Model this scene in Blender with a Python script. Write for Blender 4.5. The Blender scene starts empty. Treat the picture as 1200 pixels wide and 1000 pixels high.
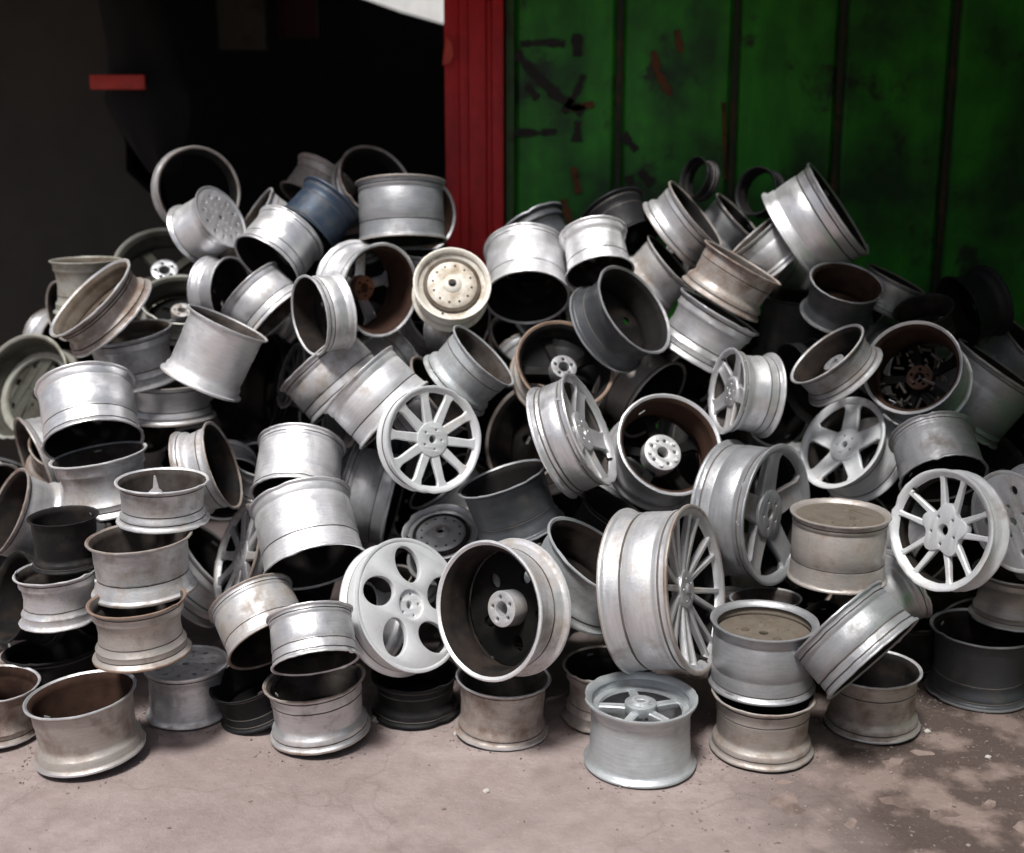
import bpy, bmesh, math, random
from mathutils import Vector, Matrix, noise as mnoise
random.seed(7)
S = bpy.context.scene
C = S.collection
PI = math.pi
R_ = math.radians

# ------------------------------------------------------------------ camera, sky, sun, exposure
cam_d = bpy.data.cameras.new('camera'); cam = bpy.data.objects.new('camera', cam_d); C.objects.link(cam)
cam.location = (0, 0, 2.25); cam.rotation_euler = (R_(90 - 12.5), 0, 0)
cam_d.sensor_width = 36; cam_d.lens = 41.85; cam_d.clip_start = .05; cam_d.clip_end = 2000
cam_d.dof.use_dof = True; cam_d.dof.focus_distance = 4.55; cam_d.dof.aperture_fstop = .95
S.camera = cam
world = bpy.data.worlds.new('World'); S.world = world; world.use_nodes = True
nt = world.node_tree; nt.nodes.clear()
SUN_EL, SUN_AZ = 64, -24          # height, and angle to the left of straight behind the camera
sky = nt.nodes.new('ShaderNodeTexSky'); sky.sky_type = 'NISHITA'; sky.sun_disc = False
sky.sun_elevation = R_(SUN_EL); sky.sun_rotation = R_(180 - SUN_AZ)
sky.air_density = 1.0; sky.dust_density = 5.0; sky.ozone_density = 1.0
bg = nt.nodes.new('ShaderNodeBackground'); bg.inputs['Strength'].default_value = 0.05
wo = nt.nodes.new('ShaderNodeOutputWorld')
nt.links.new(sky.outputs[0], bg.inputs[0]); nt.links.new(bg.outputs[0], wo.inputs[0])
sun_d = bpy.data.lights.new('sun', 'SUN'); sun_d.energy = 3.1; sun_d.angle = R_(12); sun_d.color = (1, .985, .955)
sun = bpy.data.objects.new('sun', sun_d); C.objects.link(sun); sun.location = (-3, -4, 8)
az = R_(SUN_AZ)
sdir = Vector((math.sin(az) * math.cos(R_(SUN_EL)), -math.cos(az) * math.cos(R_(SUN_EL)), math.sin(R_(SUN_EL))))
sun.rotation_euler = sdir.to_track_quat('Z', 'Y').to_euler()
S.view_settings.view_transform = 'Standard'; S.view_settings.look = 'None'
S.view_settings.exposure = 0.5; S.view_settings.gamma = 1; S.view_settings.use_curve_mapping = False

# ------------------------------------------------------------------ materials
def nodes(m):
    m.use_nodes = True
    t = m.node_tree; b = t.nodes['Principled BSDF']
    return t, b
def coords(t, scale=(1, 1, 1), rand=True):
    tc = t.nodes.new('ShaderNodeTexCoord'); mp = t.nodes.new('ShaderNodeMapping')
    mp.inputs['Scale'].default_value = scale
    t.links.new(tc.outputs['Object'], mp.inputs['Vector'])
    if rand:
        oi = t.nodes.new('ShaderNodeObjectInfo'); mul = t.nodes.new('ShaderNodeMath'); mul.operation = 'MULTIPLY'
        mul.inputs[1].default_value = 40
        t.links.new(oi.outputs['Random'], mul.inputs[0]); t.links.new(mul.outputs[0], mp.inputs['Location'])
    return mp.outputs[0]
def nz(t, v, scale, detail=6, rough=.6):
    n = t.nodes.new('ShaderNodeTexNoise'); n.inputs['Scale'].default_value = scale
    n.inputs['Detail'].default_value = detail; n.inputs['Roughness'].default_value = rough
    t.links.new(v, n.inputs['Vector']); return n.outputs[0]
def ramp(t, f, stops):
    r = t.nodes.new('ShaderNodeValToRGB'); t.links.new(f, r.inputs[0])
    e = r.color_ramp.elements
    while len(e) < len(stops): e.new(.5)
    for k, (p, c) in enumerate(stops):
        e[k].position = p; e[k].color = (c, c, c, 1) if isinstance(c, (int, float)) else (*c, 1)
    return r.outputs[0]
def mix(t, f, a, b, mode='MIX'):
    m = t.nodes.new('ShaderNodeMix'); m.data_type = 'RGBA'; m.blend_type = mode
    for s, v in ((0, f), (6, a), (7, b)):
        if hasattr(v, 'links'): t.links.new(v, m.inputs[s])
        elif s == 0: m.inputs[0].default_value = v
        else: m.inputs[s].default_value = (*v, 1)
    return m.outputs[2]
def bump(t, b, h, strength, dist=.02):
    n = t.nodes.new('ShaderNodeBump'); n.inputs['Strength'].default_value = strength; n.inputs['Distance'].default_value = dist
    t.links.new(h, n.inputs['Height']); t.links.new(n.outputs[0], b.inputs['Normal'])
def metal(name, col, metallic, rough, dirt, amt, streak=.5):
    m = bpy.data.materials.new(name); t, b = nodes(m); v = coords(t)
    big0 = nz(t, v, 2.2, 5, .62); oi = t.nodes.new('ShaderNodeObjectInfo'); ma = t.nodes.new('ShaderNodeMath'); ma.operation = 'MULTIPLY_ADD'
    ma.inputs[1].default_value = .26; t.links.new(oi.outputs['Random'], ma.inputs[0])
    mb = t.nodes.new('ShaderNodeMath'); mb.operation = 'SUBTRACT'; mb.inputs[1].default_value = .15; t.links.new(big0, mb.inputs[0]); t.links.new(mb.outputs[0], ma.inputs[2])
    big = ma.outputs[0]; fine = nz(t, v, 22, 6, .7)
    vz = coords(t, (1, 1, 9)); rings = nz(t, vz, 3.0, 4, .6)
    c1 = mix(t, ramp(t, rings, [(.3, 0), (.75, 1)]), tuple(k * .80 for k in col), col)
    f = ramp(t, big, [(max(.02, .64 - amt * .45), 0), (.80 - amt * .22, 1)])
    c2 = mix(t, f, c1, dirt)
    sp = ramp(t, fine, [(.58, 0), (.70, 1)])
    sm = t.nodes.new('ShaderNodeMath'); sm.operation = 'MULTIPLY'; sm.inputs[1].default_value = .12 + .5 * amt
    t.links.new(sp, sm.inputs[0])
    c3 = mix(t, sm.outputs[0], c2, tuple(k * .6 for k in dirt))
    t.links.new(c3, b.inputs['Base Color'])
    mt = t.nodes.new('ShaderNodeMath'); mt.operation = 'MULTIPLY_ADD'; mt.inputs[1].default_value = -metallic * .8; mt.inputs[2].default_value = metallic
    t.links.new(f, mt.inputs[0]); t.links.new(mt.outputs[0], b.inputs['Metallic'])
    rr = ramp(t, big, [(.3, rough - .08), (.7, min(1, rough + .3))]); t.links.new(rr, b.inputs['Roughness'])
    bump(t, b, fine, .14, .012)
    if metallic < .3 and max(col) < .2: b.inputs['Specular IOR Level'].default_value = .15
    return m
M = {
 'bright': metal('bright_alloy', (.88, .88, .90), .70, .36, (.48, .45, .43), .08),
 'white': metal('white_painted_alloy', (.78, .80, .82), .25, .38, (.50, .46, .42), .10),
 'silver': metal('silver_alloy', (.70, .70, .72), .68, .38, (.33, .29, .26), .28),
 'cool': metal('cool_grey_alloy', (.54, .57, .59), .6, .42, (.28, .28, .28), .25),
 'grey': metal('dull_grey_alloy', (.42, .43, .45), .6, .42, (.20, .18, .17), .35),
 'warm': metal('rust_tinged_alloy', (.50, .46, .43), .5, .45, (.20, .14, .11), .5),
 'olive': metal('olive_grey_alloy', (.42, .42, .38), .35, .5, (.20, .18, .13), .55),
 'cream': metal('cream_paint', (.82, .78, .70), .1, .45, (.35, .27, .18), .4),
 'blue': metal('slate_blue_paint', (.040, .062, .098), .3, .42, (.07, .07, .07), .4),
 'dark': metal('charcoal_paint', (.075, .08, .09), .35, .42, (.10, .09, .08), .35),
 'black': metal('black_paint_and_shade', (.018, .018, .02), .1, .5, (.04, .035, .03), .4),  # paint of black rims, also stands in for shadow near the ground
 'in_dark': metal('brake_dust_and_shade_inside', (.011, .010, .010), .0, .7, (.03, .022, .018), .4),  # inside tones from here to olive are darkened to imitate unlit barrels
 'in_rust': metal('rust_and_shade_inside', (.050, .026, .018), .0, .8, (.022, .011, .008), .6),
 'in_tan': metal('tan_dust_and_shade_inside', (.16, .135, .11), .1, .8, (.085, .062, .045), .5),
 'in_dust': metal('grey_dust_and_shade_inside', (.085, .075, .07), .2, .7, (.04, .03, .025), .5),
 'in_olive': metal('olive_dust_and_shade_inside', (.085, .085, .07), .15, .7, (.04, .036, .028), .5),
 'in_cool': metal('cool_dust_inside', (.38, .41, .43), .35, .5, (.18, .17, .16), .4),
 'orange_rust': metal('orange_rust', (.34, .14, .06), .1, .85, (.12, .05, .03), .5),
 'grime': metal('grime', (.17, .155, .145), .3, .6, (.07, .055, .045), .4),
 'black_in': metal('shade_black_inside', (.006, .006, .006), 0, .9, (.012, .01, .009), .3),  # black that stands in for the shade deep inside a wheel
 'orange_lip': metal('rusted_edge', (.30, .21, .16), .25, .7, (.10, .05, .03), .5),
 'rubber': metal('black_rubber', (.015, .015, .015), 0, .6, (.03, .03, .03), .3),
}

# ------------------------------------------------------------------ mesh helpers
def link(name, me, parent=None, mats=()):
    o = bpy.data.objects.new(name, me); C.objects.link(o)
    if parent: o.parent = parent
    for k, m in enumerate(mats):
        while len(me.materials) <= k: me.materials.append(None)
        o.material_slots[k].link = 'OBJECT'; o.material_slots[k].material = m
    return o
def tag(o, label=None, cat=None, group=None, kind=None):
    for k, v in (('label', label), ('category', cat), ('group', group), ('kind', kind)):
        if v: o[k] = v
    return o
def to_mesh(bm, name, smooth=True, angle=40):
    me = bpy.data.meshes.new(name)
    bmesh.ops.recalc_face_normals(bm, faces=bm.faces)
    bm.to_mesh(me); bm.free()
    if smooth:
        me.polygons.foreach_set('use_smooth', [True] * len(me.polygons))
        try: me.set_sharp_from_angle(angle=R_(angle))
        except Exception: pass
    return me
def lathe(bm, prof, seg=48, mats=None, closed=True, dent=None):
    rings = []
    for (r, z) in prof:
        ring = []
        for k in range(seg):
            a = 2 * PI * k / seg
            p = Vector((r * math.cos(a), r * math.sin(a), z))
            if dent: p = dent(p)
            ring.append(bm.verts.new(p))
        rings.append(ring)
    n = len(prof)
    for i in range(n if closed else n - 1):
        A, B = rings[i], rings[(i + 1) % n]
        for k in range(seg):
            f = bm.faces.new((A[k], A[(k + 1) % seg], B[(k + 1) % seg], B[k]))
            if mats: f.material_index = mats[i]
    return rings
def box(bm, x0, x1, y0, y1, z0, z1, bev=0, mi=0):
    r = bmesh.ops.create_cube(bm, size=1)
    for v in r['verts']:
        v.co = Vector(((x0 + x1) / 2 + v.co.x * (x1 - x0), (y0 + y1) / 2 + v.co.y * (y1 - y0), (z0 + z1) / 2 + v.co.z * (z1 - z0)))
    fs = set(f for v in r['verts'] for f in v.link_faces)
    for f in fs: f.material_index = mi
    if bev:
        es = list(set(e for v in r['verts'] for e in v.link_edges))
        bmesh.ops.bevel(bm, geom=es, offset=bev, segments=2, affect='EDGES', profile=.6)
def plate(loops, thick, bev, name, dz=None):
    """flat plate cut with real holes; loops[0] is the outline"""
    cu = bpy.data.curves.new(name, 'CURVE'); cu.dimensions = '2D'; cu.fill_mode = 'BOTH'
    cu.extrude = thick / 2; cu.bevel_depth = bev; cu.bevel_resolution = 1
    for lp in loops:
        sp = cu.splines.new('POLY'); sp.points.add(len(lp) - 1)
        for k, (x, y) in enumerate(lp): sp.points[k].co = (x, y, 0, 1)
        sp.use_cyclic_u = True
    o = bpy.data.objects.new(name, cu); C.objects.link(o)
    me = bpy.data.meshes.new_from_object(o.evaluated_get(bpy.context.evaluated_depsgraph_get()))
    bpy.data.objects.remove(o); bpy.data.curves.remove(cu)
    bm = bmesh.new(); bm.from_mesh(me); bpy.data.meshes.remove(me)
    bmesh.ops.remove_doubles(bm, verts=bm.verts, dist=1e-5)
    if dz:
        for v in bm.verts: v.co.z += dz(math.hypot(v.co.x, v.co.y))
    return to_mesh(bm, name, angle=35)
def circ(cx, cy, rx, ry=None, rot=0, n=24):
    ry = ry or rx; out = []
    for k in range(n):
        a = 2 * PI * k / n; x, y = rx * math.cos(a), ry * math.sin(a)
        out.append((cx + x * math.cos(rot) - y * math.sin(rot), cy + x * math.sin(rot) + y * math.cos(rot)))
    return out
def pol(r, a): return (r * math.cos(a), r * math.sin(a))

# ------------------------------------------------------------------ the wheel rims
def barrel_mesh(w, seed, variant, lipface, dents):
    L = 2 * w
    lip = .885 if lipface else .93
    s = min(1, L / .9)
    fl0 = [(.965, 0), (.995, -.008), (1.0, -.03), (.99, -.055)]
    fl1 = [(.985, -L + .05), (1.0, -L + .03), (.995, -L + .008), (.97, -L)]
    if variant == 0:    # foot, groove, straight body
        out = fl0 + [(.955, -.07), (.94, -.11), (.935, -.22 * s), (.915, -.25 * s), (.86, -.31 * s), (.85, -.36 * s), (.865, -.42 * s),
               (.872, -L * .62), (.89, -L * .66), (.895, -L + .17 * s), (.905, -L + .09), (.94, -L + .068)] + fl1
    elif variant == 1:  # broad drum with one fine step
        out = fl0 + [(.935, -.07), (.915, -.10), (.91, -.20 * s), (.87, -.26 * s), (.862, -.36 * s),
               (.87, -.40 * s), (.875, -L * .60), (.885, -L * .62), (.888, -L + .15), (.91, -L + .09), (.94, -L + .068)] + fl1
    elif variant == 2:  # well in the middle
        out = fl0 + [(.93, -.08), (.915, -.12), (.905, -.24 * s), (.915, -.26 * s), (.90, -.29 * s), (.845, -.37 * s), (.82, -L * .5), (.85, -L + .36 * s),
               (.89, -L + .30 * s), (.91, -L + .27 * s), (.90, -L + .22 * s), (.91, -L + .12), (.94, -L + .08)] + fl1
    if variant == 3:    # smooth broad drum, hardly any step
        out = [(.965, 0), (.995, -.008), (1.0, -.03), (.985, -.05), (.955, -.06), (.945, -.09), (.94, -.20 * s), (.925, -.215 * s), (.92, -.25 * s), (.93, -.27 * s), (.935, -L * .5),
               (.94, -L * .66), (.925, -L * .68), (.93, -L * .71), (.945, -L + .11), (.955, -L + .07), (.985, -L + .055), (1.0, -L + .03), (.995, -L + .008), (.97, -L)]
    # narrow machined grooves beside the beads, filled with grime
    pro = []; gm = []
    def zr(z):
        for (r0_, z0_), (r1_, z1_) in zip(out[:-1], out[1:]):
            if z1_ <= z <= z0_ and z0_ != z1_: return r0_ + (r1_ - r0_) * (z - z0_) / (z1_ - z0_)
        return .9
    grooves = [-.135, -L + .125]
    if variant in (0, 3): grooves.append(-L * .70)
    if variant in (1, 2): grooves.append(-L * .33)
    gr_ = random.Random(seed * 31 + 5); grooves = [g for g in grooves if gr_.random() < .62]; gd = gr_.uniform(.010, .022)
    pts = [(r, z, 2 if i < 3 or i >= len(out) - 3 else 0) for i, (r, z) in enumerate(out)]
    for g in grooves:
        rr_ = zr(g); pts = [p for p in pts if not (g - .016 < p[1] < g + .016)]
        i = next(k for k in range(len(pts)) if pts[k][1] < g)
        pts[i:i] = [(zr(g + .015), g + .015, 3), (rr_ - gd, g + .008, 3), (rr_ - gd, g - .006, 3), (zr(g - .013), g - .013, 0)]
    out = [(p[0], p[1]) for p in pts]; omats = [p[2] for p in pts]
    inn = []
    inn.append((.93, -L + .03))
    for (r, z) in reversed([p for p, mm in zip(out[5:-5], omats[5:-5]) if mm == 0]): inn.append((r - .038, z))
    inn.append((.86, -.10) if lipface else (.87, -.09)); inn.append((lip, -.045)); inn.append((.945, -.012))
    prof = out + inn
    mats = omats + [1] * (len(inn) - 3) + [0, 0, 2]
    off = Vector((seed * 3.7, seed * 1.3, seed))
    def dent(p):
        r = math.hypot(p.x, p.y)
        n = mnoise.noise(Vector((p.x * 1.2, p.y * 1.2, p.z)) + off) * .012 * dents
        n2 = mnoise.noise(Vector((p.x * 7, p.y * 7, p.z * 4)) + off) * .007 * dents
        if r > .95:
            n2 += min(0, mnoise.noise(Vector((p.x * 3.5, p.y * 3.5, 3)) + off) + .38) * .08 * dents
        q = (r + n + n2) / r
        return Vector((p.x * q, p.y * q, p.z + n2 * .8 * (1 if r > .93 else .3)))
    bm = bmesh.new(); lathe(bm, prof, 72, mats, True, dent)
    return to_mesh(bm, 'barrel', angle=50)

CACHE = {}
def cached(key, fn):
    if key not in CACHE: CACHE[key] = fn()
    return CACHE[key]
def spoke_mesh(r0, r1, w0, w1, flare, z0, z1, thick, p=1.6, groove=0, skew=0):
    def mk():
        bm = bmesh.new(); rings = []; N = 11
        for i in range(N + 1):
            s = i / N; r = r0 + (r1 - r0) * s
            w = w0 + (w1 - w0) * s + (flare * max(0, (s - .78) / .22) ** 2) + w0 * .5 * max(0, (.16 - s) / .16) ** 2
            z = z0 + (z1 - z0) * s ** p; b = min(.02, w * .2); y = skew * s
            t = thick * (1 - .25 * s)
            row = [(-w / 2 * .8, -t), (-w / 2, -t * .55), (-w / 2, -b), (-w / 2 + b, 0), (-w * .12, -groove), (w * .12, -groove), (w / 2 - b, 0), (w / 2, -b), (w / 2, -t * .55), (w / 2 * .8, -t)]
            rings.append([bm.verts.new((r, y + a, z + c)) for a, c in row])
        m = len(rings[0])
        for i in range(N):
            for k in range(m): bm.faces.new((rings[i][k], rings[i][(k + 1) % m], rings[i + 1][(k + 1) % m], rings[i + 1][k]))
        bm.faces.new(rings[0]); bm.faces.new(rings[-1])
        return to_mesh(bm, 'spoke', angle=32)
    return cached(('s', r0, r1, w0, w1, flare, z0, z1, thick, p, groove, skew), mk)
def hub_mesh(r, thick, nb=5, bore=.085, br=.19, bs=.034, lobes=0):
    def mk():
        if lobes: ol = [pol(r * (1 + .16 * math.cos(lobes * 2 * PI * k / 80)), 2 * PI * k / 80) for k in range(80)]
        else: ol = circ(0, 0, r, n=48)
        lp = [ol, circ(0, 0, bore)] + [circ(*pol(br, 2 * PI * (k + .5) / nb), bs, n=14) for k in range(nb)]
        return plate(lp, thick, .012, 'hub')
    return cached(('h', r, thick, nb, bore, br, bs, lobes), mk)
def disc_mesh(key, r, holes, thick, dz=None):
    return cached(('d', key), lambda: plate([circ(0, 0, r, n=72)] + holes, thick, .012, 'face_disc', dz))
def lathe_mesh(key, prof, name):
    def mk():
        bm = bmesh.new(); lathe(bm, prof, 48, None, True); return to_mesh(bm, name, angle=35)
    return cached(('l', key), mk)

def part(name, me, root, m, rot=0, z=0, tilt=None, loc=None):
    o = link(name, me, root, (m,))
    o.location = loc or (0, 0, z); o.rotation_euler = tilt or (0, 0, rot)
    return o
def spokes(root, m, n, me, off=0, z=0, skip=()):
    for k in range(n):
        if k not in skip: part('spoke', me, root, m, off + 2 * PI * k / n, z)
def add_face(root, face, m, mi, w, end, rnd):
    L = 2 * w
    if face == 'none':       # plain closed centre as seen from inside: disc with small windows
        me = disc_mesh('back', .84, [circ(*pol(.52, 2 * PI * k / 5), .13, .10, 2 * PI * k / 5, 16) for k in range(5)] + [circ(0, 0, .09, n=16)], .05)
        part('face_disc', me, root, mi, 0, -.17)
    elif face == 'ten':
        spokes(root, m, 10, spoke_mesh(.2, .90, .19, .145, .12, -.10, -.045, .13, 1.3), 0)
        part('hub', hub_mesh(.31, .10), root, m, 0, -.14)
    elif face == 'star':
        spokes(root, m, 5, spoke_mesh(.22, .90, .40, .32, .30, -.15, -.05, .14, 1.5, .028), PI / 2)
        part('hub', hub_mesh(.33, .12), root, m, 0, -.19)
    elif face == 'deepstar':
        spokes(root, m, 5, spoke_mesh(.2, .83, .17, .15, .04, -.22, -.26, .16, 2.2, .01), .3)
        part('hub', hub_mesh(.27, .16, bore=.11), root, m, 0, -.22)
        part('centre_ring', lathe_mesh('cring', [(.11, -.02), (.155, -.02), (.16, .06), (.12, .065)], 'centre_ring'), root, M['bright'], 0, -.14)
        part('inner_ledge', lathe_mesh('ledge', [(.72, -.02), (.875, -.02), (.875, .03), (.74, .035)], 'inner_ledge'), root, m, 0, -.26)
    elif face == 'twin':
        for k in range(5):
            for s in (-1, 1):
                part('spoke', spoke_mesh(.28, .91, .12, .075, .07, -.13, -.045, .12, 1.5, 0, -s * .10), root, m, PI / 2 + 2 * PI * k / 5 + s * .34)
        part('hub', hub_mesh(.38, .12, 5, .11, .235, .04, 5), root, m, PI / 2, -.17)
    elif face == 'mesh':
        for k in range(8):
            for s in (-1, 1):
                part('spoke', spoke_mesh(.12, .91, .085, .058, .04, -.16, -.04, .10, 1.4, 0, s * .07), root, m, 2 * PI * k / 8 + s * .07)
        part('hub', hub_mesh(.21, .10, 5, .06, .14, .024), root, m, 0, -.19)
        part('centre_cap', lathe_mesh('cap', [(.001, .03), (.05, .028), (.075, 0), (.07, -.03), (.001, -.03)], 'centre_cap'), root, M['grey'], 0, -.13)
    elif face == 'oval':
        hs = [circ(*pol(.595, 2 * PI * k / 5 + .1), .295, .228, 2 * PI * k / 5 + .55, 28) for k in range(5)]
        part('face_disc', disc_mesh('oval', .925, hs + [circ(0, 0, .235, n=40)], .07), root, m, 0, -.06)
        part('hub', hub_mesh(.262, .06, 5, .07, .168, .034), root, m, .5, -.105)
    elif face == 'discholes':
        hs = [circ(*pol(.62, 2 * PI * k / 7), .10, n=20) for k in range(7)] + [circ(*pol(.30, 2 * PI * (k + .5) / 5), .05, n=14) for k in range(5)] + [circ(0, 0, .09)]
        part('face_disc', disc_mesh('dh', .93, hs, .06), root, m, 0, -.07)
    elif face == 'holes':
        hs = [circ(*pol(.66, 2 * PI * k / 12), .085, .06, 2 * PI * k / 12, 16) for k in range(12)] + [circ(*pol(.22, 2 * PI * k / 4), .035, n=12) for k in range(4)] + [circ(*pol(.42, 2 * PI * (k + .5) / 9), .045, n=12) for k in range(9)] + [circ(0, 0, .1)]
        part('face_disc', disc_mesh('ho', .93, hs, .06), root, m, 0, -.07)
    elif face == 'dome':
        prof = [(.10, -.02), (.13, .0), (.30, -.015), (.50, -.03), (.62, -.065), (.68, -.13), (.74, -.16), (.80, -.13), (.87, -.10), (.88, -.16), (.80, -.20), (.70, -.22), (.60, -.14), (.30, -.07), (.13, -.06), (.10, -.06)]
        part('face_disc', lathe_mesh('dome', prof, 'face_disc'), root, m, 0, -.02)
        part('centre_ring', lathe_mesh('domering', [(.64, -.15), (.645, -.085), (.735, -.10), (.74, -.17)], 'centre_ring'), root, M['in_dark'] if m == M['grey'] else M['in_tan'])
        part('centre_boss', lathe_mesh('boss', [(.10, -.02), (.11, .035), (.19, .02), (.24, -.02)], 'centre_boss'), root, m)
        for k in range(12): part('vent_hole', lathe_mesh('vh', [(.001, 0), (.028, 0), (.03, -.01), (.001, -.01)], 'vent_hole'), root, M['in_dark'], loc=(*pol(.50, 2 * PI * k / 12), -.045))
    elif face == 'steel':
        hs = [circ(*pol(.60, 2 * PI * k / 8), .08, .05, 2 * PI * k / 8 + PI / 2, 16) for k in range(8)] + [circ(*pol(.24, 2 * PI * k / 4), .035, n=12) for k in range(4)] + [circ(0, 0, .14)]
        zz = -.45 * L
        part('face_disc', disc_mesh('st', .80, hs, .04, lambda r: .10 * max(0, 1 - abs(r - .45) / .25)), root, mi, 0, zz)
        part('inner_ledge', lathe_mesh('sl', [(.66, 0), (.82, 0), (.82, -.05), (.68, -.05)], 'inner_ledge'), root, m, 0, zz - .03)
    elif face == 'deepface':
        hs = [circ(*pol(.50, 2 * PI * k / 5), .035, n=12) for k in range(5)] + [circ(0, 0, .10)]
        part('face_disc', disc_mesh('df', .86, hs, .05), root, M['in_tan'], 0, -.30)
        for k in range(5): part('weld_lump', lathe_mesh('lump', [(.001, .05), (.06, .04), (.10, 0), (.001, -.01)], 'weld_lump'), root, M['in_tan'], 0, 0, loc=(*pol(.35, k * 1.256), -.28))
    elif face == 'tanface':
        hs = [circ(*pol(.50, 2 * PI * k / 5), .035, n=12) for k in range(5)]
        part('face_disc', disc_mesh('tf', .88, hs, .05, lambda r: -.03 * math.cos(r * 9)), root, mi, 0, -.12)
        for k in range(4): part('weld_lump', lathe_mesh('lump', [(.001, .05), (.06, .04), (.10, 0), (.001, -.01)], 'weld_lump'), root, mi, 0, 0, loc=(*pol(.3 + .1 * k, k * 1.9), -.10))
    elif face in ('hubonly', 'hubdisc', 'boltring', 'rustyhub', 'junk', 'broken'):
        mh = {'rustyhub': M['orange_rust'], 'junk': M['in_rust'], 'hubonly': M['grey'], 'broken': M['grey']}.get(face, M['silver'])
        zb = -.24 if face != 'hubdisc' else -.20
        sk = {'rustyhub': (3,), 'broken': (1, 3)}.get(face, ())
        ms = M['silver'] if face in ('rustyhub', 'broken') else mi
        if face in ('junk', 'boltring', 'hubdisc'): ms = M['black_in']
        if face == 'hubdisc': part('face_disc', disc_mesh('back', .84, [circ(*pol(.52, 2 * PI * k / 5), .13, .10, 2 * PI * k / 5, 16) for k in range(5)] + [circ(0, 0, .09, n=16)], .05), root, M['black_in'], 0, -.05)  # black disc imitates the unlit inside
        else: spokes(root, ms, 5, spoke_mesh(.2, .84, .20, .22, .16, -.15, -.08, .12, 1.2), rnd.uniform(0, 1), 0, sk)
        hr = {'boltring': .34, 'hubdisc': .25}.get(face, .25)
        if face == 'hubdisc': hz = -.22
        elif w < .45 or face == 'boltring': hz = -.34
        else: hz = -.28
        part('hub', hub_mesh(hr, .26, 5, .12, hr * .68, .045), root, mh, 0, hz)
        if face == 'broken':
            for k in range(2):
                o = part('broken_spoke', spoke_mesh(.2, .62, .20, .03, 0, -.15, -.1, .12, 1.2), root, M['silver'], 0, 0, tilt=(rnd.uniform(-.3, .3), rnd.uniform(-.5, .1), 1.3 + 2.4 * k))
    if face == 'boltring':
        for k in range(5):
            part('wheel_bolt', lathe_mesh('bolt', [(.001, .05), (.03, .05), (.035, -.05), (.001, -.05)], 'wheel_bolt'), root, M['bright'], loc=(*pol(.27, 2 * PI * k / 5), -.47))

def make_rim(row, idx):
    label, loc, ax, R, w, end, face, mat, inner, spin, smooth, name_group = row
    rnd = random.Random(idx * 17 + 3)
    a = Vector(ax).normalized(); c = Vector(loc); W = 2 * R * w
    root = bpy.data.objects.new('wheel_rim', None); C.objects.link(root); root.empty_display_size = .1
    zax = a if end == 'o' else -a
    org = c if end == 'o' else c - a * W
    q = zax.to_track_quat('Z', 'Y'); from_spin = Matrix.Rotation(spin, 4, 'Z')
    root.matrix_world = Matrix.Translation(org) @ q.to_matrix().to_4x4() @ from_spin @ Matrix.Scale(R, 4)
    tag(root, label, 'wheel rim', name_group)
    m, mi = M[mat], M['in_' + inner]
    lipface = end == 'o' and face not in ('none',)
    var = 3 if smooth else [0, 1, 2, 1, 0][idx % 5]
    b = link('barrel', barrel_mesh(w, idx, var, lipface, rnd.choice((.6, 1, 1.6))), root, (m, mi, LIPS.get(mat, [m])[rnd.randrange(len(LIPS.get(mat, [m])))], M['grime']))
    hoop = any(k in label for k in HOOPS)
    if not hoop: add_face(root, face, m, mi, w, end, rnd)
    if rnd.random() < .25 or 'valve stem' in label:
        st = lathe_mesh('valve', [(.001, .09), (.018, .09), (.02, .03), (.03, .0), (.001, -.02)], 'valve_stem')
        ang = rnd.uniform(0, 2 * PI)
        o = part('valve_stem', st, root, M['rubber'], loc=(.83 * math.cos(ang), .83 * math.sin(ang), -.10), tilt=(0, R_(20), ang))
    if rnd.random() < .55 and not hoop:
        ang = rnd.uniform(0, 2 * PI)
        def mk():
            bm = bmesh.new(); 
            for k in range(5): box(bm, .765, .785, -.075 + k * .03, -.05 + k * .03, -.04, .0, .004)
            return to_mesh(bm, 'balance_weight')
        part('balance_weight', cached('bw', mk), root, M['grey'], ang, -2 * w + .12)
    return root
LIPS = {'white': [M['white']], 'bright': [M['bright'], M['silver']], 'silver': [M['silver'], M['warm'], M['bright']], 'grey': [M['grey'], M['silver'], M['warm']], 'warm': [M['warm'], M['orange_lip'], M['silver']], 'cool': [M['cool']], 'dark': [M['dark'], M['grey']]}
HOOPS = ('pale ring with black inside standing', 'thin dark hoop', 'thin silver hoop', 'small black hoop', 'smallest black hoop')
GRP = 'scrap wheel rims heaped against the container'
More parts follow.
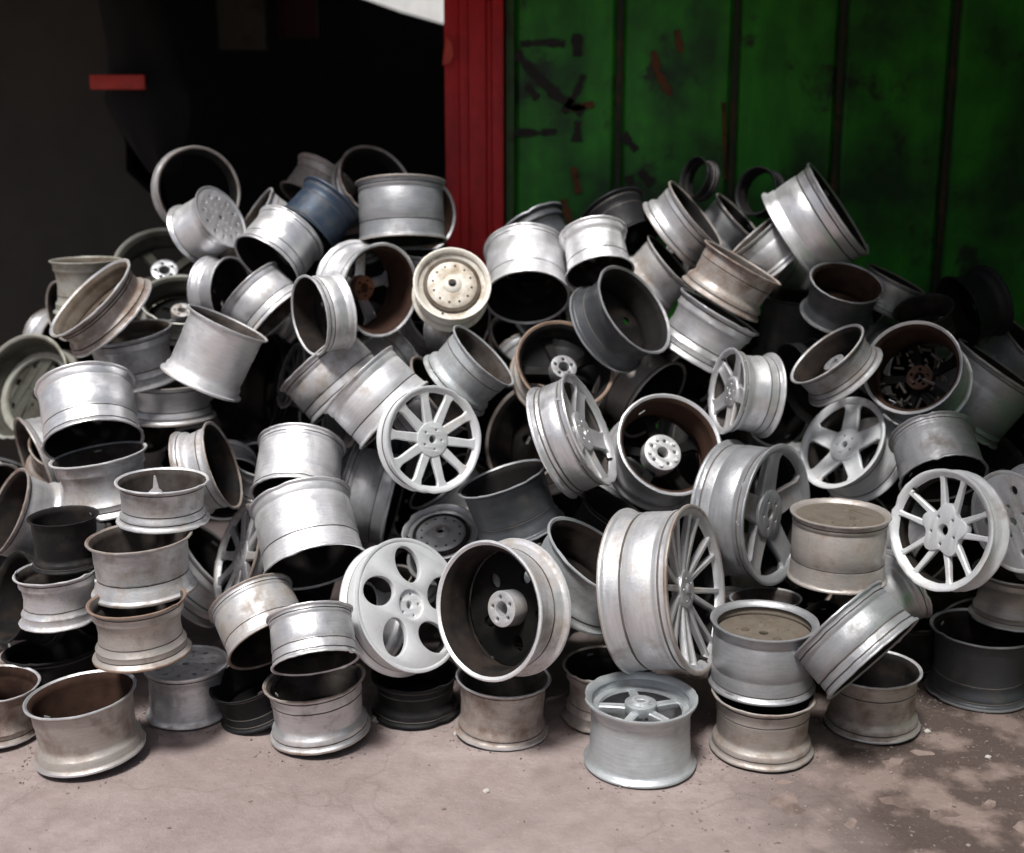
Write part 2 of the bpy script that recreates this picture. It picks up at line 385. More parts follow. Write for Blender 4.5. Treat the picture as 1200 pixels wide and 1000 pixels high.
RIMS = [
('rust lined rim standing alone on the ground at the lower left corner',(-1.659,4.244,0.261),(-0.087,-0.020,0.996),0.210,0.58,'i','none','warm','rust',0.07,0,GRP),
('dusty upright rim with small holes in its top, right of the lone rusty one',(-1.355,4.619,0.223),(-0.000,-0.020,1.000),0.177,0.62,'o','holes','silver','dust',3.15,0,GRP),
('brown rim on the ground cut by the left edge',(-2.071,4.433,0.217),(0.070,-0.020,0.997),0.171,0.60,'i','none','warm','rust',3.11,0,GRP),
('dark grey rim with a bolt hole in its side on the ground at the right',(2.027,4.814,0.299),(-0.000,-0.020,1.000),0.217,0.68,'i','none','dark','dark',0.84,0,GRP),
('dirty upright rim under the diagonal leaning one',(1.468,4.504,0.251),(-0.035,-0.020,0.999),0.190,0.64,'i','none','warm','dark',0.89,0,GRP),
('lower one of the two grey rims stacked right of the front rim',(0.981,4.306,0.239),(-0.000,-0.020,1.000),0.203,0.58,'i','none','warm','dust',1.37,0,GRP),
('blue grey rim standing alone in front with its spokes up',(0.490,4.195,0.274),(-0.000,-0.020,1.000),0.217,0.62,'o','deepstar','cool','cool',2.63,0,GRP),
('brown grey upright rim hidden behind the blue grey front rim',(0.394,4.576,0.235),(-0.000,-0.020,1.000),0.186,0.62,'i','none','warm','dark',1.56,0,GRP),
('brown grey rim on the ground carrying the big open backed wheel',(-0.034,4.452,0.238),(0.035,-0.020,0.999),0.192,0.60,'i','none','warm','dust',0.53,0,GRP),
('silver upright rim on the ground left of the oval hole wheel',(-0.788,4.410,0.246),(-0.087,-0.020,0.996),0.204,0.56,'i','none','silver','dust',2.17,0,GRP),
('dark rim on the ground blackened as shadow behind the oval hole wheel',(-0.407,4.635,0.171),(-0.000,-0.020,1.000),0.185,0.45,'i','none','black','dark',1.05,0,GRP),  # black colour stands in for the dark shadow here
('black rim in shadow below the split spoke wheel',(1.792,5.119,0.238),(-0.000,-0.020,1.000),0.195,0.60,'i','none','black','dark',5.52,0,GRP),
('brown rim on top of the dark grey one at the right edge',(2.198,4.921,0.520),(-0.000,-0.020,1.000),0.182,0.60,'i','none','warm','rust',5.97,0,GRP),
('grey rim with bumpy floor, upper one of the two stacked right of the front rim',(0.985,4.370,0.511),(-0.000,-0.020,1.000),0.210,0.64,'o','deepface','grey','tan',0.24,1,GRP),
('banded silver rim resting mouth down on an upright one',(-0.738,4.178,0.410),(0.186,-0.590,-0.786),0.167,0.58,'i','none','silver','dark',4.39,1,GRP),
('grey rim leaning diagonally on the pair of ground rims right of centre',(1.363,4.188,0.419),(0.611,-0.518,-0.599),0.228,0.44,'i','none','grey','dark',3.60,1,GRP),
('big open backed wheel with a dark inside and round hub, bottom centre',(-0.097,4.244,0.595),(-0.651,-0.733,0.196),0.268,0.34,'i','hubdisc','silver','dark',5.64,0,GRP),
('brown grey rim with a pale foot, lowest of the left stack',(-1.429,4.281,0.629),(-0.035,-0.020,0.999),0.185,0.60,'i','none','warm','dust',4.19,0,GRP),
('tall wide wheel with many thin spokes turned to the right',(0.731,4.426,0.616),(0.877,-0.440,0.194),0.335,0.43,'o','mesh','silver','dark',3.44,1,GRP),
('smooth silver rim facing down right, low on the left of centre',(-0.959,4.442,0.374),(0.473,-0.609,-0.636),0.180,0.62,'i','none','silver','dark',4.41,1,GRP),
('bright wheel with five oval holes at the bottom centre',(-0.403,4.540,0.509),(0.669,-0.600,0.438),0.276,0.22,'o','oval','white','dark',2.43,1,GRP),
('silver rim below the one with the broken spike in the left stack',(-1.460,4.458,0.824),(-0.035,-0.020,0.999),0.204,0.55,'i','none','silver','dust',4.36,0,GRP),
('wheel with round holes in its face at the right edge',(1.950,4.452,0.881),(-0.886,-0.455,-0.087),0.206,0.40,'o','discholes','white','dark',5.18,0,GRP),
('silver rim opening up right, left of the tall many spoke wheel',(0.343,4.557,0.706),(0.540,-0.186,0.821),0.237,0.45,'i','none','cool','dark',2.92,0,GRP),
('larger white rim with its dark mouth down, left of centre',(-0.805,4.644,0.625),(0.284,-0.616,-0.735),0.217,0.72,'i','broken','bright','dark',5.91,1,GRP),
('matt black rim in the left stack beside the spiked pale rim',(-1.783,4.542,0.882),(-0.000,-0.020,1.000),0.136,0.75,'i','none','black','dark',5.05,0,GRP),
('wheel with five split spokes facing us on the right',(1.691,4.516,0.830),(-0.833,-0.515,0.202),0.243,0.22,'o','twin','white','dark',0.00,0,GRP),
('pale rim under the matt black rim, at the far left',(-1.816,4.507,0.666),(-0.035,-0.020,0.999),0.163,0.62,'i','none','silver','dust',1.07,0,GRP),
('pale rim with a broken spike standing from its top edge',(-1.398,4.597,1.014),(0.035,-0.020,0.999),0.184,0.46,'i','broken','silver','dust',3.27,0,GRP),
('rim with its spokes seen edge on, left of the larger white one',(-1.210,4.965,0.575),(-0.808,-0.447,0.383),0.232,0.45,'o','ten','silver','dark',5.94,0,GRP),
('grey rim just showing behind the two stacked ones',(1.065,4.726,0.468),(-0.034,0.056,0.998),0.151,0.50,'i','none','grey','dust',4.08,0,GRP),
('upright rim with a flat tan top under the tilted five spoke wheel',(1.325,4.612,0.875),(-0.000,-0.020,1.000),0.200,0.70,'o','tanface','warm','tan',5.41,1,GRP),
('silver rim leaning left behind the left stack, opening up right',(-1.374,5.305,0.440),(0.743,0.040,0.668),0.228,0.50,'i','none','silver','dark',6.10,0,GRP),
('large grey wheel facing right with dark five spoke face',(1.130,4.851,0.789),(0.765,-0.640,0.064),0.304,0.42,'o','star','grey','dark',1.17,1,GRP),
('grey domed wheel behind the bright one with oval holes',(-0.312,4.966,0.684),(-0.086,-0.462,0.883),0.171,0.50,'o','dome','grey','dark',1.53,0,GRP),
('black rim in the shade at the far left edge',(-2.100,4.709,0.475),(-0.686,-0.635,0.356),0.196,0.50,'i','none','black','dark',5.48,0,GRP),
('black rim in shadow between two rims on the ground',(-1.083,4.534,0.190),(-0.219,-0.178,0.959),0.161,0.50,'i','none','black','dark',5.69,0,GRP),
('dim ribbed rim showing between the open backed wheel and its right neighbour',(0.128,4.868,0.589),(0.321,-0.002,0.947),0.165,0.50,'i','none','grey','dark',4.76,0,GRP),
('white rim sitting on top of a larger white one, left of centre',(-0.935,4.945,0.837),(-0.017,-0.687,-0.727),0.195,0.68,'i','none','bright','dark',2.18,1,GRP),
('bright white ten spoke wheel facing us in the middle',(-0.316,4.765,1.140),(0.548,-0.811,0.207),0.224,0.20,'o','ten','white','dust',2.91,1,GRP),
('open backed wheel with brown inside and a bright bolt circle',(0.686,5.005,1.065),(0.226,-0.786,0.575),0.240,0.45,'i','boltring','silver','rust',3.83,0,GRP),
('smooth grey rim on edge under the ten spoke wheel',(-0.533,5.263,0.730),(0.972,-0.071,-0.224),0.227,0.52,'i','none','grey','dark',3.12,1,GRP),
('pinkish silver rim directly under the large white rim on the left stack',(-1.741,4.865,1.054),(-0.122,-0.020,0.992),0.201,0.60,'i','none','silver','dust',3.00,0,GRP),
('dark grey rim opening up, below the ten spoke wheel on the right',(-0.043,4.809,0.965),(-0.328,-0.020,0.944),0.196,0.62,'i','none','dark','dark',2.74,0,GRP),
('tall narrow white wheel seen edge on in the middle',(0.326,4.821,1.174),(0.870,-0.252,0.425),0.251,0.34,'o','star','silver','dust',5.47,1,GRP),
('silver rim sliver at the far left below the olive hoop',(-2.207,4.980,0.765),(-0.716,-0.518,0.468),0.204,0.50,'i','none','silver','dark',1.18,0,GRP),
('black rim in the gap below the tall narrow white wheel',(0.466,4.961,0.771),(0.453,-0.093,0.886),0.185,0.50,'i','none','black','dark',4.32,0,GRP),
('dull white rim facing down behind the split spoke wheel',(1.799,4.795,0.961),(0.028,-0.742,-0.670),0.181,0.62,'i','none','grey','dark',4.42,1,GRP),
('large white rim with its black mouth facing down onto the left stack',(-1.786,4.948,1.078),(0.270,-0.575,-0.772),0.211,0.68,'i','none','bright','dark',5.81,1,GRP),
('rim blackened to stand for shadow behind the lone rust lined rim',(-1.976,4.777,0.217),(-0.030,0.064,0.998),0.201,0.50,'i','none','black','dark',0.25,0,GRP),  # black colour takes the place of ground shadow
('pale rim standing on edge left of the large white rim',(-2.252,5.434,0.848),(-0.787,-0.580,-0.210),0.249,0.40,'i','none','silver','dust',4.06,0,GRP),
('five spoke wheel tilted up left, left of the rusty mouthed drum',(1.471,5.188,1.029),(-0.738,-0.437,0.514),0.225,0.42,'o','star','white','dust',4.01,0,GRP),
('dazzling white rim tilted beside the ten spoke wheel',(-0.504,5.017,1.183),(0.708,-0.138,-0.693),0.206,0.55,'i','none','bright','dust',2.90,1,GRP),
('rust stained rim wedged behind the brown one at the right',(2.122,5.181,0.205),(-0.411,-0.047,0.910),0.166,0.40,'i','none','warm','rust',0.33,0,GRP),
('pale rim squeezed upright between the left stack and the white ones',(-1.244,4.979,0.977),(0.950,-0.001,0.312),0.199,0.40,'i','none','silver','dark',0.24,0,GRP),
('open rim with dark brown inside over a tall narrow white one',(0.240,5.259,1.373),(0.230,-0.737,0.636),0.229,0.30,'i','hubonly','warm','dark',1.06,0,GRP),
('silver ring with black inside, right of the ten spoke wheel',(0.055,5.367,1.020),(-0.659,-0.642,0.391),0.249,0.42,'i','none','silver','dark',4.99,0,GRP),
('silver tilted rim next left of the dazzling one',(-0.755,5.385,1.209),(0.667,-0.111,-0.737),0.220,0.50,'i','none','silver','dust',1.02,1,GRP),
('big drum rim with a round rust brown mouth on the right',(1.720,5.062,1.391),(-0.510,-0.735,0.447),0.213,0.55,'i','junk','silver','rust',0.87,0,GRP),
('silver wheel on edge with its spokes facing left, right of centre',(0.934,5.122,1.275),(-0.967,-0.209,0.149),0.191,0.52,'o','star','silver','dust',2.22,0,GRP),
('black rim under the smooth leaning grey one on the right',(2.101,5.185,1.022),(0.284,-0.345,0.895),0.210,0.50,'i','none','black','dark',3.04,0,GRP),
('rust tinged silver rim behind the wheel with the bright bolt circle',(0.677,5.511,1.152),(0.671,-0.584,-0.457),0.217,0.50,'i','none','warm','dark',4.38,0,GRP),
('wide olive rimmed hoop cut by the left edge of the picture',(-2.446,5.828,1.167),(-0.328,-0.821,0.468),0.276,0.45,'i','steel','olive','olive',5.03,0,GRP),
('dark spoked rim beside the black one in the left gap',(-1.083,5.725,1.237),(-0.849,-0.412,0.331),0.167,0.35,'o','ten','dark','dark',1.68,0,GRP),
('black wide rim on edge in the dark gap left of centre',(-1.321,6.104,1.115),(-0.816,-0.528,0.236),0.294,0.35,'i','star','black','dark',5.71,0,GRP),
('smooth grey rim leaning left at the right edge',(2.210,5.320,1.348),(0.524,-0.163,0.836),0.220,0.70,'i','none','grey','dark',0.14,1,GRP),
('dim silver rim opening up left, left of the big rusty mouthed drum',(1.372,5.147,1.437),(-0.658,-0.073,0.750),0.190,0.38,'i','hubonly','grey','dark',2.36,0,GRP),
('grey rim with tan stained opening just above the big white rim on the left',(-1.773,5.449,1.493),(-0.119,-0.135,0.984),0.204,0.60,'i','none','grey','tan',1.25,0,GRP),
('pale upright rim with a valve stem, over the dark hole on the left',(-1.614,5.541,1.245),(-0.000,-0.020,1.000),0.202,0.45,'i','none','silver','dust',2.15,0,GRP),
('white rim with a narrow black mouth facing left, left of the rusted hub one',(-0.896,5.231,1.591),(-0.813,-0.578,-0.072),0.181,0.40,'i','none','bright','dark',2.79,1,GRP),
('silver rim opening up right below the cream domed wheel',(-0.120,5.162,1.427),(0.691,-0.124,0.712),0.183,0.55,'i','star','cool','dust',3.13,0,GRP),
('bright ridged silver rim leaning right, right of the tan stained opening',(-1.246,5.209,1.564),(0.440,0.088,0.894),0.188,0.80,'i','none','bright','dust',2.60,0,GRP),
('pale ridged rim, lower one of the tilted pair on the right',(0.962,5.488,1.583),(0.493,-0.063,0.868),0.209,0.60,'i','none','silver','dust',1.35,0,GRP),
('grey rim half hidden above the ten spoke wheel',(-0.315,5.395,1.215),(0.748,-0.138,0.650),0.216,0.50,'i','none','grey','dark',1.36,0,GRP),
('black rim buried behind the open backed wheel and dark grey rim',(0.000,5.698,0.551),(-0.750,-0.603,-0.272),0.251,0.50,'i','none','black','dark',1.46,0,GRP),
('olive grey rim lying open upward with a second ring inside, upper left',(-1.615,5.819,1.601),(0.155,-0.488,0.859),0.202,0.35,'i','hubdisc','olive','olive',4.58,0,GRP),
('black rim in the gap under the lower tilted rim',(0.942,5.895,1.250),(0.397,-0.593,-0.701),0.214,0.50,'i','none','black','dark',2.61,0,GRP),
('black rim in the dark gap left of the tilted five spoke wheel',(1.357,5.561,1.225),(-0.928,-0.244,-0.281),0.203,0.50,'i','none','black','dark',3.67,0,GRP),
('large charcoal rim opening to the right in the upper middle',(0.552,5.296,1.614),(0.649,-0.506,0.568),0.228,0.42,'i','none','dark','dark',3.10,0,GRP),
('tan lined rim tipped steeply to the left at the top left corner',(-1.897,5.335,1.663),(-0.561,-0.386,0.732),0.241,0.30,'i','none','warm','tan',2.70,0,GRP),
('grey rim corner at the right edge above the smooth leaning one',(2.461,5.614,1.405),(0.593,-0.373,0.714),0.183,0.50,'i','none','grey','dark',4.61,0,GRP),
('very white rim lying under the pale hub one, left of the narrow black mouth',(-1.090,5.527,1.546),(0.706,-0.154,-0.691),0.175,0.55,'i','none','bright','dust',3.49,1,GRP),
('cream wheel with a domed centre and small middle hole, below the red post',(-0.268,5.361,1.721),(0.116,-0.873,0.474),0.176,0.45,'o','dome','cream','tan',1.90,0,GRP),
('white rim with wide black mouth turned down, right of the cream domed wheel',(0.072,5.590,1.627),(0.021,-0.703,-0.711),0.204,0.72,'i','none','bright','dark',6.10,1,GRP),
('rim with brown inside and orange rusted hub, facing us near the top middle',(-0.601,5.486,1.674),(0.699,-0.714,-0.020),0.220,0.50,'i','rustyhub','bright','rust',1.41,0,GRP),
('black rim on the upper right slope in shade',(2.058,5.485,1.575),(-0.927,-0.226,-0.298),0.174,0.50,'i','none','black','dark',0.87,0,GRP),
('black rim right behind the big rusty mouthed drum',(1.876,5.417,1.599),(-0.331,-0.311,0.891),0.136,0.50,'i','none','black','dark',3.86,0,GRP),
('white rim with a dark mouth and a pale hub facing lower left, near the top',(-1.151,5.606,1.785),(-0.467,-0.610,-0.640),0.180,0.60,'i','hubonly','bright','dark',3.09,1,GRP),
('dark rim with a brown opening below the tallest silver rim',(1.519,5.408,1.724),(0.097,-0.463,0.881),0.170,0.55,'i','none','dark','rust',1.15,0,GRP),
('brown shaded rim, upper one of the tilted pair on the right',(1.051,5.444,1.810),(0.482,-0.104,0.870),0.202,0.50,'i','none','warm','dust',0.69,0,GRP),
('white banded rim with black mouth turned down, under the green wall',(0.404,5.492,1.747),(0.121,-0.586,-0.801),0.161,0.68,'i','none','bright','dark',3.39,0,GRP),
('charcoal rim standing upright between the tilted pair and the brown opening',(1.412,5.934,1.605),(0.063,-0.114,0.992),0.179,0.90,'i','none','dark','dark',1.82,0,GRP),
('black rim buried behind the silver wheel on edge facing left',(1.006,5.464,0.956),(0.764,-0.628,0.146),0.237,0.50,'i','none','black','dark',0.65,0,GRP),
('slate blue rim among white ones near the top of the heap',(-0.985,5.747,1.927),(-0.573,-0.442,-0.690),0.167,0.62,'i','none','blue','dark',3.08,0,GRP),
('small pale rim right of the dark one with the brown opening',(1.827,5.681,1.714),(0.412,-0.153,0.898),0.154,0.52,'i','none','silver','dark',3.97,0,GRP),
('rim with a black mouth deep between olive and white ones',(-1.329,5.655,1.652),(0.915,-0.402,0.022),0.166,0.40,'i','none','silver','dark',0.24,0,GRP),
('black rim buried behind the ten spoke wheel on its right',(-0.170,5.775,0.970),(0.571,-0.616,-0.543),0.250,0.50,'i','none','black','dark',3.14,0,GRP),
('dull straight sided rim standing upright at the top left end of the heap',(-2.042,5.736,1.798),(-0.000,-0.020,1.000),0.167,0.75,'i','none','olive','tan',0.52,0,GRP),
('broad smooth grey drum rim beside the red post',(-0.526,5.784,1.876),(0.033,-0.201,-0.979),0.218,0.66,'i','none','grey','dark',4.97,1,GRP),
('silver rim tucked under the brown tinged one',(0.771,5.755,1.781),(0.719,-0.194,0.667),0.176,0.50,'i','none','silver','dark',4.76,0,GRP),
('white rim pointing down right, left of the tallest rim',(1.157,5.746,1.915),(-0.670,0.076,0.738),0.159,0.62,'i','none','bright','dust',1.65,1,GRP),
('small white rim with a pierced face, inside the tall ring at upper left',(-1.386,5.770,1.998),(0.812,-0.351,0.466),0.163,0.62,'o','holes','bright','dust',0.63,0,GRP),
('black rim buried behind the wheel with the bright bolt circle',(0.430,5.873,1.036),(-0.332,-0.303,0.893),0.254,0.50,'i','none','black','dark',5.76,0,GRP),
('black rim buried behind the rim with the grey hub in the middle',(0.228,5.667,1.121),(-0.169,-0.651,-0.740),0.244,0.50,'i','none','black','dark',3.25,0,GRP),
('olive open rim behind the low olive bowl rim at upper left',(-1.800,6.187,1.728),(0.135,-0.718,0.683),0.260,0.30,'i','hubonly','olive','olive',0.71,0,GRP),
('silver rim leaning against the green wall left of the small hoops',(0.876,5.743,2.015),(0.731,-0.237,0.640),0.199,0.42,'i','none','silver','dark',5.29,0,GRP),
('tallest silver rim, leaning against the green wall on the right',(1.544,5.700,2.041),(0.770,-0.270,0.578),0.261,0.50,'i','none','bright','dark',3.43,1,GRP),
('charcoal rim behind the two white rims with mouths turned down',(0.170,5.962,1.797),(0.472,-0.375,-0.798),0.191,0.50,'i','none','dark','dark',1.64,0,GRP),
('black rim behind the white banded one under the green wall',(0.573,5.844,1.868),(0.429,-0.494,-0.756),0.174,0.60,'i','none','black','dark',3.62,0,GRP),
('white rim tilted beside the slate blue one at the top',(-1.295,6.027,1.987),(-0.769,-0.294,0.568),0.175,0.50,'i','none','bright','dust',1.97,0,GRP),
('dim grey banded rim between two taller ones by the green wall',(1.150,6.072,1.977),(0.673,-0.249,0.697),0.172,0.50,'i','none','grey','dark',4.97,0,GRP),
('bare pale ring with black inside standing highest on the left of the heap',(-1.546,6.004,2.113),(0.606,-0.793,0.067),0.220,0.18,'i','none','grey','dark',3.10,0,GRP),
('black rim buried behind the narrow white wheel and the mouth down rims',(0.126,6.233,1.307),(0.422,-0.391,0.818),0.266,0.50,'i','none','black','dark',6.06,0,GRP),
('thin silver hoop between the broad grey drum and the red post',(-0.447,6.146,1.990),(0.571,-0.820,0.028),0.191,0.35,'i','none','silver','rust',3.27,0,GRP),
('small black hoop against the green wall above the white cone shaped rim',(1.212,6.047,2.112),(-0.717,-0.668,0.198),0.123,0.40,'i','none','black','dark',5.67,0,GRP),
('thin dark hoop standing behind the broad grey drum at the top',(-0.702,6.287,2.158),(0.517,-0.690,0.507),0.212,0.25,'i','none','grey','dark',1.57,0,GRP),
('dusty grey rim just above the slate blue one',(-1.079,6.434,2.041),(-0.473,-0.409,-0.780),0.177,0.55,'i','none','warm','dust',3.27,0,GRP),
('smallest black hoop against the green wall',(0.885,5.952,2.180),(-0.840,-0.479,0.256),0.104,0.40,'i','none','black','dark',3.18,0,GRP),
('black rim deep in the gap right of the split spoke wheel',(2.432,5.386,0.353),(0.298,-0.475,0.828),0.195,0.46,'i','none','black','dark',5.11,0,'rims buried deep in the heap'),
('silver rim deep in the gap right of the split spoke wheel',(2.281,5.333,0.541),(-0.210,-0.445,-0.870),0.163,0.49,'i','none','silver','dark',5.25,0,'rims buried deep in the heap'),
('brown tinged rim deep in the gap above the open backed wheel',(0.052,5.225,0.347),(0.893,-0.281,-0.351),0.202,0.46,'i','none','warm','dark',5.05,0,'rims buried deep in the heap'),
('dull grey rim deep in the gap right of the white rim with mouth down',(0.257,5.883,1.452),(-0.988,-0.091,-0.121),0.172,0.48,'i','none','grey','dark',2.55,0,'rims buried deep in the heap'),
('silver rim deep in the gap left of the split spoke wheel',(1.840,4.931,0.584),(0.545,-0.775,-0.319),0.158,0.60,'i','none','silver','dark',0.23,0,'rims buried deep in the heap'),
('silver rim deep in the gap right of the large white rim on the left',(-1.817,5.672,1.023),(0.501,-0.563,0.657),0.195,0.59,'i','none','silver','dark',4.82,0,'rims buried deep in the heap'),
('silver rim deep in the gap below the tallest silver rim',(1.327,6.260,1.759),(-0.837,-0.272,0.474),0.206,0.57,'i','none','silver','dark',4.26,0,'rims buried deep in the heap'),
('silver rim deep in the gap above the wheel with the bright bolt circle',(0.882,6.043,1.068),(-0.461,-0.117,0.880),0.170,0.59,'i','none','silver','dark',5.77,0,'rims buried deep in the heap'),
('silver rim deep in the gap left of the tilted five spoke wheel',(1.316,5.818,1.054),(0.346,-0.876,0.337),0.202,0.47,'i','none','silver','dark',6.08,0,'rims buried deep in the heap'),
('silver rim deep in the gap above the larger white rim left of centre',(-1.110,5.383,0.901),(0.166,-0.188,0.968),0.199,0.52,'i','none','silver','dark',1.94,0,'rims buried deep in the heap'),
('dull grey rim deep in the gap right of the split spoke wheel',(2.370,5.603,0.392),(-0.013,-0.783,-0.622),0.174,0.60,'i','none','grey','dark',4.59,0,'rims buried deep in the heap'),
('silver rim deep in the gap right of the flat tan topped rim',(1.698,5.235,0.601),(0.740,-0.539,0.403),0.160,0.57,'i','none','silver','dark',4.40,0,'rims buried deep in the heap'),
('silver rim deep in the gap below the ten spoke wheel',(-0.466,5.620,0.587),(0.769,-0.638,-0.041),0.168,0.54,'i','none','silver','dark',4.56,0,'rims buried deep in the heap'),
('silver rim deep in the gap left of the flat tan topped rim',(1.200,5.334,0.543),(-0.927,0.059,0.370),0.190,0.54,'i','none','silver','dark',5.61,0,'rims buried deep in the heap'),
('dull grey rim deep in the gap above the lone rust lined rim',(-2.408,5.165,0.443),(-0.449,-0.873,0.189),0.192,0.42,'i','none','grey','dark',4.28,0,'rims buried deep in the heap'),
('black rim deep in the gap left of the larger white rim left of centre',(-1.023,5.253,0.249),(-0.226,-0.659,-0.718),0.182,0.59,'i','none','black','dark',4.05,0,'rims buried deep in the heap'),
('brown tinged rim deep in the gap left of the ridged silver rim on the left',(-1.750,5.929,1.236),(-0.577,-0.795,0.187),0.195,0.52,'i','none','warm','dark',1.90,0,'rims buried deep in the heap'),
('dull grey rim deep in the gap below the wheel with the bright bolt circle',(0.705,5.602,0.623),(-0.148,-0.506,0.850),0.200,0.53,'i','none','grey','dark',5.20,0,'rims buried deep in the heap'),
('black rim deep in the gap left of the rusty mouthed drum',(1.841,5.866,1.231),(0.876,-0.460,-0.146),0.181,0.51,'i','none','black','dark',1.54,0,'rims buried deep in the heap'),
('dull grey rim deep in the gap right of the flat tan topped rim',(1.839,5.597,0.747),(0.457,-0.841,0.288),0.166,0.47,'i','none','grey','dark',3.37,0,'rims buried deep in the heap'),
('silver rim deep in the gap above the large white rim on the left',(-2.402,6.357,1.304),(0.844,-0.527,-0.098),0.167,0.43,'i','none','silver','dark',5.56,0,'rims buried deep in the heap'),
('silver rim deep in the gap left of the oval hole wheel',(-0.591,5.021,0.427),(-0.270,-0.125,0.955),0.159,0.60,'i','none','silver','dark',0.50,0,'rims buried deep in the heap'),
('charcoal rim deep in the gap below the pale rim with the spike',(-1.890,5.411,0.541),(-0.655,-0.659,0.371),0.157,0.53,'i','none','dark','dark',5.05,0,'rims buried deep in the heap'),
('silver rim deep in the gap below the cream domed wheel',(-0.426,6.159,1.591),(-0.619,-0.538,0.571),0.179,0.42,'i','none','silver','dark',5.41,0,'rims buried deep in the heap'),
('silver rim deep left of the flat tan topped rim, its mouth turned right',(1.439,5.588,0.679),(0.480,-0.833,-0.277),0.192,0.43,'i','none','silver','dark',2.91,0,'rims buried deep in the heap'),
('dull grey rim deep in the gap left of the tilted five spoke wheel',(1.418,6.053,0.679),(0.881,-0.467,0.070),0.171,0.54,'i','none','grey','dark',4.23,0,'rims buried deep in the heap'),
('silver rim deep in the gap above the pale rim with the spike',(-1.663,6.037,0.762),(0.385,-0.814,-0.435),0.182,0.51,'i','none','silver','dark',2.99,0,'rims buried deep in the heap'),
('silver rim deep in the gap below the slate blue rim',(-0.975,6.227,1.716),(0.672,-0.687,-0.276),0.188,0.56,'i','none','silver','dark',5.98,0,'rims buried deep in the heap'),
('silver rim deep in the gap above the split spoke wheel',(2.512,5.739,0.891),(-0.688,-0.604,-0.402),0.208,0.53,'i','none','silver','dark',5.36,0,'rims buried deep in the heap'),
('dull grey rim deep in the gap below the flat tan topped rim',(1.332,5.406,0.308),(-0.186,-0.588,0.787),0.211,0.46,'i','none','grey','dark',0.98,0,'rims buried deep in the heap'),
('dull grey rim deep right of the split spoke wheel, its mouth turned down',(2.513,5.890,0.387),(-0.598,-0.750,-0.283),0.223,0.43,'i','none','grey','dark',4.61,0,'rims buried deep in the heap'),
('dull grey rim deep right of the white rim with mouth down, its mouth turned right',(0.824,6.101,1.666),(0.896,-0.421,-0.140),0.163,0.53,'i','none','grey','dark',2.24,0,'rims buried deep in the heap'),
('brown tinged rim deep in the gap above the oval hole wheel',(-0.457,5.724,0.242),(0.929,-0.356,-0.101),0.171,0.57,'i','none','warm','dark',3.54,0,'rims buried deep in the heap'),
('silver rim deep in the gap right of the open backed wheel',(0.355,5.090,0.360),(0.867,-0.226,0.445),0.171,0.58,'i','none','silver','dark',0.29,0,'rims buried deep in the heap'),
('black rim deep in the gap right of the cream domed wheel',(-0.249,6.413,1.503),(-0.672,-0.739,0.044),0.159,0.52,'i','none','black','dark',4.28,0,'rims buried deep in the heap'),
('black rim deep in the gap right of the rusty mouthed drum',(2.062,5.780,1.116),(-0.941,-0.297,-0.160),0.161,0.45,'i','none','black','dark',0.86,0,'rims buried deep in the heap'),
('silver rim deep in the gap above the lone rust lined rim',(-1.841,4.895,0.282),(-0.418,-0.733,-0.537),0.176,0.43,'i','none','silver','dark',4.64,0,'rims buried deep in the heap'),
('silver rim deep in the gap below the split spoke wheel',(1.527,4.804,0.402),(-0.874,-0.205,-0.440),0.167,0.59,'i','none','silver','dark',3.63,0,'rims buried deep in the heap'),
('dull grey rim deep in the gap left of the rusty mouthed drum',(1.873,6.367,1.412),(-0.657,-0.054,0.752),0.166,0.59,'i','none','grey','dark',1.12,0,'rims buried deep in the heap'),
('charcoal rim deep in the gap left of the rim with the rusted hub',(-0.795,5.886,1.509),(0.674,-0.599,0.433),0.156,0.53,'i','none','dark','dark',3.72,0,'rims buried deep in the heap'),
('silver rim deep in the gap left of the large white rim on the left',(-2.559,5.920,0.682),(0.471,0.044,0.881),0.195,0.43,'i','none','silver','dark',0.34,0,'rims buried deep in the heap'),
('silver rim deep in the gap below the tall many spoke wheel',(0.966,4.971,0.205),(-0.183,-0.926,-0.329),0.159,0.43,'i','none','silver','dark',4.67,0,'rims buried deep in the heap'),
('dull grey rim deep in the gap above the oval hole wheel',(-0.493,5.364,0.382),(-0.544,-0.341,0.767),0.161,0.44,'i','none','grey','dark',1.26,0,'rims buried deep in the heap'),
('black rim deep in the gap below the flat tan topped rim',(1.319,4.859,0.248),(-0.774,-0.277,0.569),0.164,0.53,'i','none','black','dark',2.77,0,'rims buried deep in the heap'),
('dull grey rim deep in the gap below the split spoke wheel',(1.852,5.421,0.378),(-0.896,0.019,-0.444),0.168,0.54,'i','none','grey','dark',5.07,0,'rims buried deep in the heap'),
('silver rim deep in the gap below the large white rim on the left',(-2.028,5.174,0.569),(-0.778,-0.291,0.556),0.158,0.43,'i','none','silver','dark',4.19,0,'rims buried deep in the heap'),
('brown tinged rim deep in the gap right of the split spoke wheel',(2.213,4.787,0.746),(-0.459,0.055,0.887),0.162,0.49,'i','none','warm','dark',4.68,0,'rims buried deep in the heap'),
('brown tinged rim deep in the gap left of the large white rim on the left',(-2.116,5.453,0.954),(0.346,-0.523,0.779),0.151,0.60,'i','none','warm','dark',0.90,0,'rims buried deep in the heap'),
('black rim deep in the gap below the open backed wheel',(0.033,4.843,0.265),(0.243,0.078,0.967),0.167,0.47,'i','none','black','dark',4.18,0,'rims buried deep in the heap'),
('dull grey rim deep in the gap below the tall narrow white wheel',(0.411,5.428,0.703),(-0.504,-0.451,-0.736),0.176,0.56,'i','none','grey','dark',5.72,0,'rims buried deep in the heap'),
